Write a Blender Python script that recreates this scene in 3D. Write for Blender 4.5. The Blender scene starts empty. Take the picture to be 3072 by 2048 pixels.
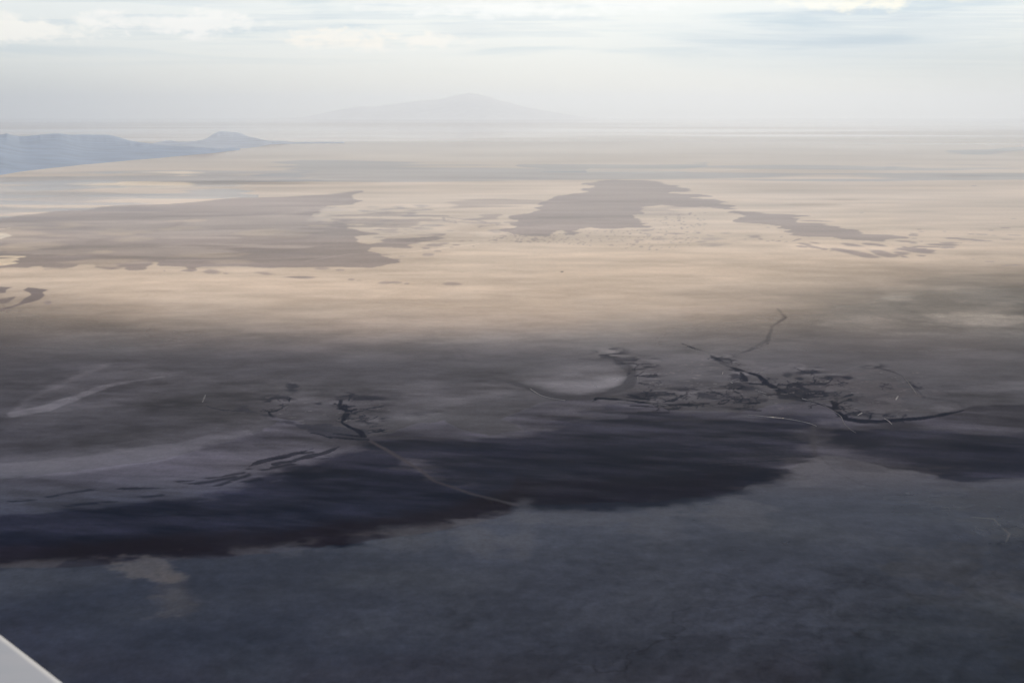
import bpy, math, random
import numpy as np
from mathutils import Vector

S = bpy.context.scene
R = math.radians
# ------------------------------------------------------------------ camera
ALT = 1500.0                 # metres above the flats
FPX = 50.0 / 36.0 * 3072.0   # focal length in photo pixels
HORIZON = 338.0              # photo row of the horizon
PITCH = math.atan((1024.0 - HORIZON) / FPX)
cam_d = bpy.data.cameras.new('camera')
cam_d.lens = 50.0; cam_d.sensor_width = 36.0
cam_d.clip_start = 0.1; cam_d.clip_end = 2.0e6
cam_d.dof.use_dof = True; cam_d.dof.focus_distance = 12000.0; cam_d.dof.aperture_fstop = 4.0
cam = bpy.data.objects.new('camera', cam_d)
S.collection.objects.link(cam)
cam.location = (0, 0, ALT)
cam.rotation_euler = (R(90) - PITCH, 0, 0)
S.camera = cam

# ------------------------------------------------------------------ colour management, engine
S.view_settings.view_transform = 'Standard'
S.view_settings.look = 'None'
S.view_settings.exposure = 0.0
S.view_settings.gamma = 1.0
S.render.engine = 'CYCLES'
S.cycles.max_bounces = 6
S.cycles.volume_bounces = 2
S.cycles.sample_clamp_indirect = 3.0
S.cycles.transparent_max_bounces = 8
S.cycles.use_denoising = True
S.cycles.use_adaptive_sampling = False
S.cycles.adaptive_threshold = 0.01

# ------------------------------------------------------------------ sun and sky
SUN_EL, SUN_AZ = 35.0, 8.0          # degrees; azimuth measured from +Y (view) towards +X
sun_d = bpy.data.lights.new('sun', 'SUN')
sun_d.energy = 3.8; sun_d.angle = R(0.6); sun_d.color = (1.0, 0.83, 0.64)
sun = bpy.data.objects.new('sun', sun_d); S.collection.objects.link(sun)
sv = Vector((math.sin(R(SUN_AZ)) * math.cos(R(SUN_EL)), math.cos(R(SUN_AZ)) * math.cos(R(SUN_EL)), math.sin(R(SUN_EL))))
sun.rotation_euler = sv.to_track_quat('Z', 'Y').to_euler()
sun.location = (0, 0, 6000)


def lin(c):
    return tuple(((v / 255.0) / 12.92 if v / 255.0 <= 0.04045 else ((v / 255.0 + 0.055) / 1.055) ** 2.4) for v in c)


class NT:
    """small helper for writing node trees"""
    def __init__(s, tree): s.t = tree; s.n = tree.nodes; s.l = tree.links
    def new(s, kind, **kw):
        n = s.n.new(kind)
        for k, v in kw.items(): setattr(n, k, v)
        return n
    def put(s, sock, v):
        if isinstance(v, bpy.types.NodeSocket): s.l.new(v, sock)
        elif v is not None: sock.default_value = v
    def m(s, op, a, b=None, c=None, clamp=False):
        n = s.new('ShaderNodeMath', operation=op, use_clamp=clamp)
        s.put(n.inputs[0], a); s.put(n.inputs[1], b); s.put(n.inputs[2], c)
        return n.outputs[0]
    def v(s, op, a, b=None):
        n = s.new('ShaderNodeVectorMath', operation=op)
        s.put(n.inputs[0], a)
        if b is not None: s.put(n.inputs[1], b)
        return n
    def comb(s, x, y, z):
        n = s.new('ShaderNodeCombineXYZ')
        s.put(n.inputs[0], x); s.put(n.inputs[1], y); s.put(n.inputs[2], z)
        return n.outputs[0]
    def mixc(s, f, a, b, mode='MIX'):
        n = s.new('ShaderNodeMix', data_type='RGBA', blend_type=mode)
        s.put(n.inputs[0], f); s.put(n.inputs[6], a); s.put(n.inputs[7], b)
        return n.outputs[2]
    def noise(s, vec, scale, detail=4, rough=0.5, dist=0.0):
        n = s.new('ShaderNodeTexNoise')
        s.put(n.inputs['Vector'], vec)
        n.inputs['Scale'].default_value = scale; n.inputs['Detail'].default_value = detail
        n.inputs['Roughness'].default_value = rough; n.inputs['Distortion'].default_value = dist
        return n.outputs[0]
    def step(s, x, a, b, lo=0.0, hi=1.0):
        n = s.new('ShaderNodeMapRange', interpolation_type='SMOOTHSTEP')
        s.put(n.inputs[0], x); n.inputs[1].default_value = a; n.inputs[2].default_value = b
        n.inputs[3].default_value = lo; n.inputs[4].default_value = hi
        return n.outputs[0]
    def ramp(s, x, stops):
        n = s.new('ShaderNodeValToRGB'); s.put(n.inputs[0], x)
        e = n.color_ramp.elements
        while len(e) < len(stops): e.new(0.5)
        for el, (p, c) in zip(e, stops): el.position = p; el.color = (*c, 1)
        return n.outputs[0]


def build_world():
    w = bpy.data.worlds.new('World'); S.world = w; w.use_nodes = True
    t = w.node_tree; t.nodes.clear(); N = NT(t)
    out = N.new('ShaderNodeOutputWorld')
    tc = N.new('ShaderNodeTexCoord').outputs['Generated']
    sep = N.new('ShaderNodeSeparateXYZ'); N.put(sep.inputs[0], tc)
    x, y, z = sep.outputs
    sky = N.new('ShaderNodeTexSky', sky_type='NISHITA')
    sky.sun_disc = False; sky.sun_elevation = R(SUN_EL); sky.sun_rotation = R(SUN_AZ)
    sky.altitude = ALT; sky.dust_density = 4.0; sky.air_density = 1.0
    el = N.m('MULTIPLY', N.m('ARCSINE', z), 180 / math.pi)            # degrees above the horizon
    az = N.m('MULTIPLY', N.m('ARCTAN2', x, y), 180 / math.pi)         # degrees right of the view
    # veil of cloud: colour by how steeply one looks through and under it
    zc = N.m('MAXIMUM', el, 0.0)
    pos = N.m('POWER', N.m('DIVIDE', zc, 90.0), 0.5)
    def p(deg): return math.sqrt(max(deg, 0) / 90.0)
    veil = N.ramp(pos, [
        (0.0, lin((206, 205, 196))), (p(0.9), lin((228, 231, 222))), (p(2.4), lin((236, 242, 240))), (p(4.2), lin((242, 248, 247))),
        (p(5.6), lin((240, 214, 178))), (p(8.0), lin((222, 184, 144))), (p(9.6), lin((132, 122, 126))),
        (p(12.5), lin((84, 96, 122))), (p(22), lin((38, 74, 122))), (p(40), lin((34, 72, 128))), (1.0, lin((34, 76, 138)))])
    nishita = N.mixc(1.0, sky.outputs[0], (0.10, 0.10, 0.10, 1), 'MULTIPLY')
    # cloud layer seen in perspective
    den = N.m('ADD', N.m('MAXIMUM', z, 0.0), 0.035)
    P = N.comb(N.m('DIVIDE', x, den), N.m('DIVIDE', y, den), 0.0)
    n1 = N.noise(P, 0.32, 7, 0.55, 0.4)
    n2 = N.noise(N.v('MULTIPLY', P, (0.55, 1.6, 1)).outputs[0], 0.9, 6, 0.55, 0.2)
    # cumulus puffs, in angular coordinates
    A = N.comb(az, N.m('MULTIPLY', el, 2.1), 0.0)
    puff = N.noise(A, 0.55, 8, 0.58, 0.5)
    fine = N.noise(A, 1.6, 7, 0.6, 0.3)
    band = N.m('MULTIPLY', N.step(el, 0.9, 2.6), N.step(el, 10.0, 5.0))
    col = N.mixc(0.12, veil, nishita)
    # bluish gaps
    gap = N.m('MULTIPLY', N.step(n1, 0.50, 0.36), N.step(el, 1.4, 3.0))
    col = N.mixc(N.m('MULTIPLY', gap, 0.8), col, (*lin((206, 223, 236)), 1), 'MULTIPLY')
    bl = N.m('MULTIPLY', N.step(n2, 0.52, 0.40), N.m('MULTIPLY', N.step(el, 2.0, 3.6), N.step(el, 9.0, 5.0)))
    col = N.mixc(N.m('MULTIPLY', bl, 0.5), col, (*lin((214, 226, 238)), 1), 'MULTIPLY')

    def gauss(a0, e0, sa, se):
        da = N.m('DIVIDE', N.m('SUBTRACT', az, a0), sa); de = N.m('DIVIDE', N.m('SUBTRACT', el, e0), se)
        q = N.m('ADD', N.m('MULTIPLY', da, da), N.m('MULTIPLY', de, de))
        return N.m('EXPONENT', N.m('MULTIPLY', q, -1.0))
    def at(px, py): return math.degrees(math.atan((px - 1536) / FPX)), (HORIZON - py) / FPX * 57.3
    # broad pale blue opening on the right, and a small one at the left edge
    for (px, py, sx, sy, k, c) in ((2450, 150, 5.6, 1.15, 0.62, (190, 211, 232)), (2950, 230, 5.0, 1.3, 0.55, (196, 210, 220)), (30, 300, 4.0, 1.0, 0.4, (212, 226, 236)),
                                   (900, -5, 6.0, 0.25, 0.5, (206, 224, 240))):
        a0, e0 = at(px, py)
        g = N.m('MULTIPLY', gauss(a0, e0, sx, sy), k)
        g = N.m('MULTIPLY', g, N.m('ADD', 0.6, N.m('MULTIPLY', n2, 0.8)), clamp=True)
        col = N.mixc(g, col, (*lin(c), 1), 'MULTIPLY')
    # heaped cloud banks
    for (px, py, sx, sy, k, c) in ((90, 105, 3.6, 0.55, 1.0, (255, 253, 244)), (560, 90, 3.4, 0.55, 0.9, (252, 251, 246)), (1080, 130, 2.4, 0.52, 1.0, (253, 248, 236)),
                                   (1290, 130, 1.6, 0.28, 0.8, (252, 248, 238)), (2560, 25, 2.2, 0.42, 1.0, (255, 252, 236)), (2420, 28, 1.5, 0.2, 0.8, (250, 250, 240)),
                                   (1500, 40, 5.0, 0.35, 0.7, (252, 253, 250)), (2800, 8, 2.2, 0.35, 0.5, (240, 240, 230)), (1900, 20, 3, .3, .5, (248, 250, 248))):
        a0, e0 = at(px, py)
        g = gauss(a0, e0, sx, sy)
        f = N.m('ADD', N.m('MULTIPLY', g, 1.3), N.m('MULTIPLY', N.m('SUBTRACT', puff, 0.5), 3.0))
        f = N.m('ADD', f, N.m('MULTIPLY', N.m('SUBTRACT', fine, 0.5), 2.0))
        mk = N.m('MULTIPLY', N.step(f, 0.30, 1.25), N.m('MULTIPLY', N.step(g, 0.02, 0.3), k))
        col = N.mixc(mk, col, (*[v * 1.09 for v in lin(c)], 1))
    # soft layered veils low over the horizon
    lay = N.noise(N.comb(N.m('MULTIPLY', az, 0.12), N.m('MULTIPLY', el, 1.7), 0.0), 1.0, 6, 0.55, 0.4)
    k = N.m('MULTIPLY', N.step(lay, 0.48, 0.70), N.m('MULTIPLY', N.step(el, 1.6, 3.2), 0.5))
    col = N.mixc(k, col, (*lin((246, 250, 248)), 1))
    k = N.m('MULTIPLY', N.step(lay, 0.46, 0.30), N.m('MULTIPLY', N.step(el, 1.2, 3.6), 0.45))
    col = N.mixc(k, col, (*lin((222, 230, 240)), 1), 'MULTIPLY')
    bg = N.new('ShaderNodeBackground'); N.put(bg.inputs[0], col); bg.inputs[1].default_value = 1.0
    N.l.new(bg.outputs[0], out.inputs[0])
build_world()

# ------------------------------------------------------------------ the flats: where a photo pixel lies on the ground
cp, sp = math.cos(PITCH), math.sin(PITCH)
def to_px(X, Y, Z=0.0):
    """photo pixel of ground points (numpy); valid in front of the camera"""
    dz = Z - ALT
    f = Y * cp - dz * sp
    u = Y * sp + dz * cp
    f = np.where(f < 1.0, 1.0, f)
    return 1536 + FPX * X / f, 1024 - FPX * u / f
def ray(px, py):
    dx, dy = (px - 1536) / FPX, (1024 - py) / FPX
    return Vector((dx, cp + dy * sp, -sp + dy * cp))
def ground_at(px, py):
    d = ray(px, py); k = ALT / -d.z
    return d * k

# ---- noise in world metres
def hash2(ix, iy, seed):
    h = (ix.astype(np.int64) * 374761393 + iy.astype(np.int64) * 668265263 + seed * 1442695041) & 0xffffffff
    h = ((h ^ (h >> 13)) * 1274126177) & 0xffffffff
    h = (h ^ (h >> 16)) & 0xffff
    return (h.astype(np.float32)) / 65535.0
def vnoise(x, y, seed):
    ix = np.floor(x); iy = np.floor(y); fx = (x - ix).astype(np.float32); fy = (y - iy).astype(np.float32)
    fx = fx * fx * fx * (fx * (fx * 6 - 15) + 10); fy = fy * fy * fy * (fy * (fy * 6 - 15) + 10)
    a = hash2(ix, iy, seed); b = hash2(ix + 1, iy, seed); c = hash2(ix, iy + 1, seed); d = hash2(ix + 1, iy + 1, seed)
    return (a + (b - a) * fx) * (1 - fy) + (c + (d - c) * fx) * fy - 0.5
def sstep(a, b, x):
    t = np.clip((x - a) / (b - a), 0, 1); return t * t * (3 - 2 * t)

NC, NR = 1500, 900
az_d = np.linspace(-25, 25, NC)
az_o = np.linspace(25, 335, 110)[1:-1]
AZ = np.concatenate([az_d, az_o])
DEP = np.concatenate([np.linspace(0.215, 24.5, NR), np.linspace(25.3, 88.5, 40)])
GA, GD = np.meshgrid(np.radians(AZ), np.radians(DEP))
DIST = ALT / np.tan(GD)
GX = (DIST * np.sin(GA)).ravel(); GY = (DIST * np.cos(GA)).ravel()
FOOT = (np.maximum(DIST * DIST / ALT * R(24.3 / NR), DIST * R(50.0 / NC))).ravel().astype(np.float32)
PX, PY = to_px(GX, GY)
away = sstep(26, 34, np.degrees(np.arccos(np.clip(np.cos(GA), -1, 1)))).ravel()
PX = np.clip(PX, -2500, 5500); PY = np.clip(PY, 330, 3400)
NV = GX.size

def fbm(wave, seed, octaves=5, gain=0.55, sx=1.0, sy=1.0, rot=0.0, idx=None):
    """fractal noise, first wavelength in metres, octaves too fine to be seen at a point's distance fade out"""
    X, Y, F = (GX, GY, FOOT) if idx is None else (GX[idx], GY[idx], FOOT[idx])
    if rot:
        c, s_ = math.cos(rot), math.sin(rot); X, Y = X * c + Y * s_, -X * s_ + Y * c
    out = np.zeros(X.size, np.float32); amp = 1.0
    for o in range(octaves):
        wl = wave / 2 ** o
        k = np.clip(wl / (1.6 * F) - 0.6, 0, 1)
        q = np.nonzero(k > 0)[0]
        if q.size:
            out[q] += amp * k[q] * vnoise(X[q] / (wl * sx) + 17.3 * o + seed * 3.1, Y[q] / (wl * sy) + 9.7 * o, seed + o)
        amp *= gain
    return out * 2.4

W = np.full(NV, 0.9, np.float32)                                      # film of water, with broad light and dark zones baked in
ALB = np.tile(np.array([0.012, 0.014, 0.020], np.float32), (NV, 1))   # colour of the mud or salt itself

def Zm(ox, oy, k): return lambda pts: [(ox + p_[0] * k, oy + p_[1] * k, *p_[2:]) for p_ in pts]
V = Zm(0, 0, 3072 / 2352)           # whole-photo view
YS = 2.6                            # the flats are seen foreshortened: measure distances with rows stretched

# edges wander by these world-space noises (in photo pixels)
WARPX = fbm(240, 11, 6, 0.76) * .6 + fbm(1600, 12, 3, .5) * .3; WARPY = fbm(240, 23, 6, 0.76) * .6 + fbm(1600, 24, 3, .5) * .3
depth_k = np.clip((PY - 338) / 700.0, 0.05, 1.5)

def box(pts, pad):
    xs = [p[0] for p in pts]; ys = [p[1] for p in pts]
    return np.nonzero((PX > min(xs) - pad) & (PX < max(xs) + pad) & (PY > min(ys) - pad / YS) & (PY < max(ys) + pad / YS) & (away < 0.5))[0]
def seg_d(x, y, a, b):
    ax, ay = a[0], a[1] * YS; bx, by = b[0], b[1] * YS
    dx, dy = bx - ax, by - ay; L = dx * dx + dy * dy + 1e-9
    t = np.clip(((x - ax) * dx + (y - ay) * dy) / L, 0, 1)
    return np.hypot(x - ax - t * dx, y - ay - t * dy), t
def poly(pts, soft=10, warp=10, rag=0.0, ragw=400, seed=5, sx=1.0):
    """soft-edged mask of a shore outline: (indices, mask)"""
    idx = box(pts, soft * 3 + warp * 2 + 30)
    if idx.size == 0: return idx, np.zeros(0)
    warp *= 1.8; rag *= 2.4
    x = PX[idx] + WARPX[idx] * warp; y = (PY[idx] + WARPY[idx] * warp / YS * 0.8) * YS
    ins = np.zeros(idx.size, bool); D = np.full(idx.size, 1e9)
    n = len(pts)
    for i in range(n):
        a, b = pts[i], pts[(i + 1) % n]
        d, _ = seg_d(x, y, a, b); D = np.minimum(D, d)
        ay, by = a[1] * YS, b[1] * YS
        c = ((ay > y) != (by > y)) & (x < (b[0] - a[0]) * (y - ay) / (by - ay + 1e-12) + a[0])
        ins ^= c
    sd = np.where(ins, D, -D)
    if rag: sd = sd + rag * fbm(ragw * .6, seed, 7, 0.76, sx=sx, idx=idx)
    return idx, sstep(-soft, soft, sd)
def stroke(pts, w=3, soft=2, warp=4, rag=0.0, ragw=300, seed=7):
    """soft line of varying width; points (x, y[, width])"""
    idx = box(pts, 60 + w * 3 + soft * 3 + warp * 2)
    if idx.size == 0: return idx, np.zeros(0)
    warp *= .55; rag *= .8
    x = PX[idx] + WARPX[idx] * warp; y = (PY[idx] + WARPY[idx] * warp / YS) * YS
    best = np.full(idx.size, 1e9)
    for a, b in zip(pts[:-1], pts[1:]):
        wa = a[2] if len(a) > 2 else w; wb = b[2] if len(b) > 2 else w
        d, t = seg_d(x, y, a, b)
        best = np.minimum(best, d - (wa + (wb - wa) * t))
    if rag: best = best + rag * fbm(ragw * .6, seed, 7, 0.76, idx=idx)
    return idx, 1 - sstep(-soft * 0.5, soft, best)
def paint(im, wet=None, alb=None, k=1.0, mul=None):
    idx, m = im
    m = (m * k).astype(np.float32)
    if wet is not None: W[idx] += (wet - W[idx]) * m
    if mul is not None:
        W[idx] *= 1 + (mul - 1) * m
        ALB[idx] *= (1 + (mul - 1) * m * sstep(1150, 950, PY[idx]))[:, None]
    if alb is not None: ALB[idx] += (np.array(alb, np.float32) - ALB[idx]) * m[:, None]
def blot(cx, cy, rx, ry, wet=None, alb=None, k=1.0, rag=0.5, ragw=500, seed=9, mul=None, rot=0.0, hard=0.35):
    r = max(rx, ry * YS) * 1.6
    idx = np.nonzero((abs(PX - cx) < rx * 1.9 + ry * 2) & (abs(PY - cy) < ry * 1.9 + abs(rot) * rx * 2) & (away < 0.5))[0]
    if idx.size == 0: return
    dx = PX[idx] - cx; dy = PY[idx] - cy - rot * dx
    q = np.hypot(dx / rx, dy / ry)
    if rag: q = q + rag * fbm(ragw, seed, 6, 0.6, idx=idx)
    paint((idx, 1 - sstep(1 - hard, 1 + hard, q)), wet, alb, k, mul)

MUD = (0.075, 0.066, 0.060)
MAUVE = (0.30, 0.255, 0.245)
SALT = (0.30, 0.27, 0.23)
NAVY = (0.002, 0.005, 0.017)
WINE = (0.007, 0.0035, 0.008)

# ---- broad variation of the film of water
big = fbm(9000, 101, 4, 0.5, sx=2.2); mid = fbm(2200, 131, 5, 0.55, sx=1.8); fin = fbm(300, 151, 7, 0.78, sx=1.4) * .8
W *= 1 + 0.10 * big + 0.07 * mid + 0.05 * fin
ALB *= (1 + 0.25 * mid + 0.2 * fin)[:, None]

# ---- broad light and dark zones baked into the water film: rows of (photo row, values at columns 0..3072 in seven steps)
CTRL = [
    (338,  (.62, .62, .62, .62, .62, .62, .62)),
    (430,  (.60, .60, .60, .60, .60, .60, .60)),
    (560,  (.46, .46, .46, .46, .46, .46, .46)),
    (700,  (.45, .48, .50, .50, .48, .45, .45)),
    (860,  (.62, .66, .62, .60, .56, .50, .48)),
    (1000, (.80, .90, .90, .90, .85, .75, .70)),
    (1100, (.66, .68, .70, .74, .76, .72, .62)),
    (1230, (.78, .82, .82, .84, .84, .74, .70)),
    (1400, (.90, .90, .90, .90, .90, .90, .90)),
    (1560, (.88, .92, 1.05, 1.10, 1.05, .95, .98)),
    (1800, (.90, .90, .80, .70, .70, .75, .80)),
    (2048, (1.0, .90, .70, .55, .50, .50, .50)),
    (3400, (1.0, .90, .90, .90, .90, .90, .90))]
def ctrl():
    xs = np.linspace(0, 3072, 7); ys = np.array([r[0] for r in CTRL]); T = np.array([r[1] for r in CTRL])
    fx = np.clip(PX + 60 * WARPX, 0, 3071.9) / 512.0; ix = fx.astype(int); tx = fx - ix; tx = tx * tx * (3 - 2 * tx)
    yy = np.clip(PY + 14 * WARPY, ys[0], ys[-1] - 1e-3); iy = np.searchsorted(ys, yy, 'right') - 1
    iy = np.clip(iy, 0, len(ys) - 2); ty = (yy - ys[iy]) / (ys[iy + 1] - ys[iy]); ty = ty * ty * (3 - 2 * ty)
    return (T[iy, ix] * (1 - tx) + T[iy, ix + 1] * tx) * (1 - ty) + (T[iy + 1, ix] * (1 - tx) + T[iy + 1, ix + 1] * tx) * ty
W *= ctrl().astype(np.float32)
# sandy, salt-crusted flats beyond the mud
edge = np.interp(PX, [-2500, 0, 500, 1100, 1900, 2400, 2800, 3072, 5500], [945, 945, 1000, 1022, 1005, 950, 885, 870, 870])
salt = sstep(75, -75, PY + WARPY * 7 - edge)
salt2 = sstep(130, -40, PY + WARPY * 6 - edge + 110)
crust = np.array([.10, .08, .062], np.float32) * salt[:, None] + np.array([.57, .46, .335], np.float32) * salt2[:, None]
ALB += (crust * (1 + .07 * big + .05 * mid + .04 * fin)[:, None]).astype(np.float32)

# ---- far reaches: long drier streaks and pale salt
far = sstep(640, 430, PY)
st = fbm(30000, 201, 5, 0.6, sx=2.0, sy=1.0); W *= 1 - far * 0.35 * sstep(0.0, 0.5, st); ALB *= (1 - .22 * far * sstep(-.1, .6, st))[:, None].astype(np.float32); W *= 1 + far * 0.08 * sstep(0.05, 0.5, -st)
rim = sstep(440, 345, PY)[:, None]
A_ = Zm(0, 380, 900 / 2352)
paint(poly(A_([(0, 440), (700, 400), (1250, 375), (1500, 355), (1900, 380), (2352, 370), (2352, 440), (1500, 490), (800, 570), (0, 620)]), 20, 14, 25, 6000, 31, 3), alb=(.25, .26, .29), k=.6)
paint(poly(A_([(600, 440), (1000, 385), (1450, 365), (1560, 385), (1450, 440), (1200, 470), (800, 480)]), 14, 12, 16, 5000, 33, 3), wet=.3, alb=(.85, .72, .52))
paint(poly(V([(700, 372), (1300, 380), (1900, 372), (2352, 385), (2352, 398), (1500, 400), (1000, 412), (760, 412), (600, 400)]), 12, 12, 22, 8000, 35, 3), alb=(.25, .265, .29), k=.65)
paint(poly(V([(1200, 383), (1500, 384), (1620, 379), (1560, 390), (1250, 392)]), 6, 5, 8, 4000, 36, 3), alb=(.20, .235, .27), k=0.6)
paint(poly(V([(1960, 378), (2060, 376), (2160, 380), (2050, 386)]), 6, 5, 8, 4000, 37, 3), alb=(.20, .235, .27), k=0.6)
paint(poly(V([(2180, 348), (2352, 338), (2352, 346), (2250, 353)]), 6, 5, 6, 4000, 38, 3), alb=(.20, .235, .27), k=0.6)
paint(poly(V([(1360, 392), (2350, 396), (2352, 399), (1360, 394)]), 3, 3, 8, 6000, 39, 3), wet=.2, alb=(.8, .7, .55), k=.35)
for (x, y, rx, ry, m) in ((1950, 458, 90, 3, .8), (1870, 470, 70, 3, .82), (2230, 404, 120, 5, .85), (450, 420, 150, 4, .8), (100, 408, 140, 4, .85), (620, 418, 200, 4, .85),
                          (1330, 330, 200, 3, .86), (1900, 322, 160, 2.5, .88), (820, 318, 120, 3, .85)):
    blot(x * 1.306, y * 1.306, rx * 1.306, ry * 1.306, mul=m, ragw=5000, rag=.5)

paint(poly(V([(-300, 455), (300, 452), (520, 448), (500, 462), (250, 480), (-300, 492)]), 14, 12, 30, 5000, 47, 3), wet=.6, alb=(.22, .23, .26), k=.6)
paint(poly(V([(-300, 425), (100, 420), (250, 414), (260, 420), (0, 440), (-300, 445)]), 10, 10, 20, 5000, 48, 3), wet=.6, alb=(.26, .27, .30), k=.55)
# ---- drier flats on the left, between the far streaks and the bright channel
G1 = Zm(0, 640, 700 / 2352); G2 = Zm(900, 500, 0.2551)
flat_left = ([(-400, 560)] + V([(0, 500), (300, 470), (620, 452), (830, 440)]) + G2([(640, 345), (700, 400), (640, 440), (350, 480), (100, 560), (130, 610), (0, 650), (430, 640), (560, 720), (700, 760),
             (900, 790), (660, 830), (800, 885), (1000, 840), (1280, 830), (1550, 800), (1720, 800), (1690, 840), (1540, 880), (1440, 900), (1280, 950), (1100, 950), (870, 965), (880, 1010), (960, 1060),
             (1090, 1110), (1000, 1140), (850, 1192), (420, 1180), (0, 1200)]) +
             G1([(2352, 535), (2050, 545), (1990, 590), (1930, 605), (1760, 575), (1860, 545), (1600, 535), (1560, 500), (1480, 540), (1490, 580), (1400, 592), (1290, 588), (1240, 560), (1130, 572), (850, 560),
                 (930, 525), (780, 525), (740, 560), (600, 568), (420, 565), (380, 540), (310, 550), (280, 565), (0, 565), (-400, 565)]))
paint(poly(flat_left, 4, 6, 5, 1200, 41, 2), wet=0.26, alb=MAUVE, k=0.85)
paint(poly(V([(-200, 560), (300, 560), (700, 545), (1000, 560), (890, 612), (600, 616), (0, 618), (-200, 618)]), 60, 20, 30, 4000, 42, 3), mul=0.84)
paint(poly(V([(-200, 520), (120, 515), (420, 500), (700, 470), (810, 450), (820, 470), (640, 520), (300, 545), (-200, 560)]), 26, 20, 40, 5000, 43, 3), alb=(.48, .41, .36), k=.7)
paint(poly(G1([(0, 438), (200, 440), (130, 490), (0, 520), (-300, 520), (-300, 438)]), 5, 6, 8, 1000, 44, 2), wet=.3, alb=(.85, .72, .52))
paint(poly(G1([(-300, 200), (60, 205), (90, 225), (20, 262), (-300, 270)]), 5, 4, 5, 1000, 45, 2), wet=.3, alb=(.9, .85, .7))
paint(stroke(G1([(0, 160), (100, 150)]), 1.6, 2, 1), wet=.3, alb=(.85, .75, .6))
paint(stroke(G1([(900, 290), (1500, 190), (1750, 130), (1900, 60)]), 6, 14, 8, 6, 1500), mul=.86)
paint(stroke(G1([(1080, 520), (1500, 495)]), 4, 6, 4), mul=1.3)
paint(stroke(V([(700, 600), (800, 584), (950, 578), (1100, 560)]), 1.4, 2.4, 2), mul=1.35)
paint(stroke(V([(380, 598), (560, 596), (700, 592)]), 1.6, 3, 2), mul=1.3)
st2 = fbm(5000, 211, 5, 0.62, sx=3.0, rot=R(-12)); zone = sstep(560, 620, PY) * sstep(800, 760, PY) * sstep(1150, 900, PX)
ALB *= (1 + zone * 0.25 * np.clip(st2, -0.6, 0.6))[:, None]
for i, pts in enumerate(([(1240, 590), (1500, 570), (1640, 560), (1560, 610), (1330, 640), (1200, 620)], )): pass
rs = random.Random(77)
for i in range(300):
    if i < 120: x = rs.uniform(940, 1320); y = rs.uniform(618, 700) - (x - 1100) * .02
    elif i < 200: x = rs.uniform(1080, 1620); y = rs.uniform(655, 730)
    elif i < 250: x = rs.uniform(1900, 2300); y = rs.uniform(690, 735) + (x - 2100) * .06
    else: x = rs.uniform(0, 900); y = rs.uniform(640, 800)
    L_ = rs.uniform(4, 26) if i < 250 else rs.uniform(20, 90)
    dk = rs.random() < .6
    blot(x, y, L_, L_ * rs.uniform(.05, .12) + .7, alb=MAUVE if dk else (.60, .50, .38), k=rs.uniform(.25, .6), rag=.6, ragw=500, hard=.6, rot=rs.uniform(-.05, .03), seed=i)
# islets along the bright channel
for (x, y, rx, ry) in ((2120, 590, 95, 20), (2275, 604, 25, 6), (1658, 580, 18, 7), (488, 905, 32, 20)):
    blot(x * .2976, 640 + y * .2976, rx * .2976, ry * .2976, wet=.26, alb=MAUVE, ragw=300, rag=.5, k=.75)
for (x, y, rx, ry) in ((280, 1195, 95, 12), (470, 1215, 36, 7), (60, 1303, 125, 13), (600, 1325, 40, 12), (690, 1338, 36, 7), (1020, 1362, 75, 16), (1130, 1362, 50, 8), (1250, 1375, 28, 8), (1760, 1370, 95, 16),
                       (1515, 1033, 42, 11), (1130, 1092, 56, 8), (1210, 1058, 48, 6), (1480, 965, 46, 14), (1620, 992, 34, 5), (1570, 920, 90, 18), (2040, 935, 18, 9), (1935, 937, 18, 6), (1780, 947, 26, 5),
                       (1700, 903, 60, 9), (1840, 922, 40, 5), (2010, 868, 34, 6), (2110, 710, 18, 6), (960, 1040, 60, 6)):
    blot(900 + x * .2551, 500 + y * .2551, rx * .2551, ry * .2551, wet=.26, alb=MAUVE, ragw=400, rag=.6, k=.66, seed=int(x))
for (x, y, rx, ry) in ((790, 640, 34, 8), (860, 655, 30, 4), (930, 645, 20, 4), (1290, 622, 9, 2)): pass
for (x, y, rx, ry) in ((1785, 498, 75, 12), (2000, 518, 115, 9)):
    blot(x * .4464, 600 + y * .4464, rx * .4464, ry * .4464, wet=.26, alb=MAUVE, ragw=400, rag=.6, k=.7)
# bends at the far left edge
paint(poly(G1([(-300, 735), (150, 740), (60, 770), (50, 800), (-300, 812)]), 3, 1, 1, 500), wet=.26, alb=(.18, .15, .15), k=.95)
paint(poly(G1([(230, 770), (280, 745), (360, 752), (500, 772), (430, 795), (450, 830), (400, 865), (300, 895), (190, 925), (100, 960), (0, 990), (-100, 1010), (-100, 985), (80, 945), (190, 910), (240, 865), (310, 820), (280, 790)]), 3, 1, 1, 400), wet=.26, alb=(.18, .15, .15), k=1.0)
paint(poly(G1([(-300, 860), (60, 850), (160, 830), (150, 880), (60, 905), (-300, 925)]), 4, 2, 3, 500), wet=.26, alb=(.18, .15, .15), k=.9)
paint(stroke(G1([(70, 990), (120, 975)]), 2, 3, 2), wet=.3, alb=(.15, .13, .13), k=.8); paint(stroke(G1([(190, 985), (240, 965)]), 2, 3, 2), wet=.3, alb=(.15, .13, .13), k=.8)

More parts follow.
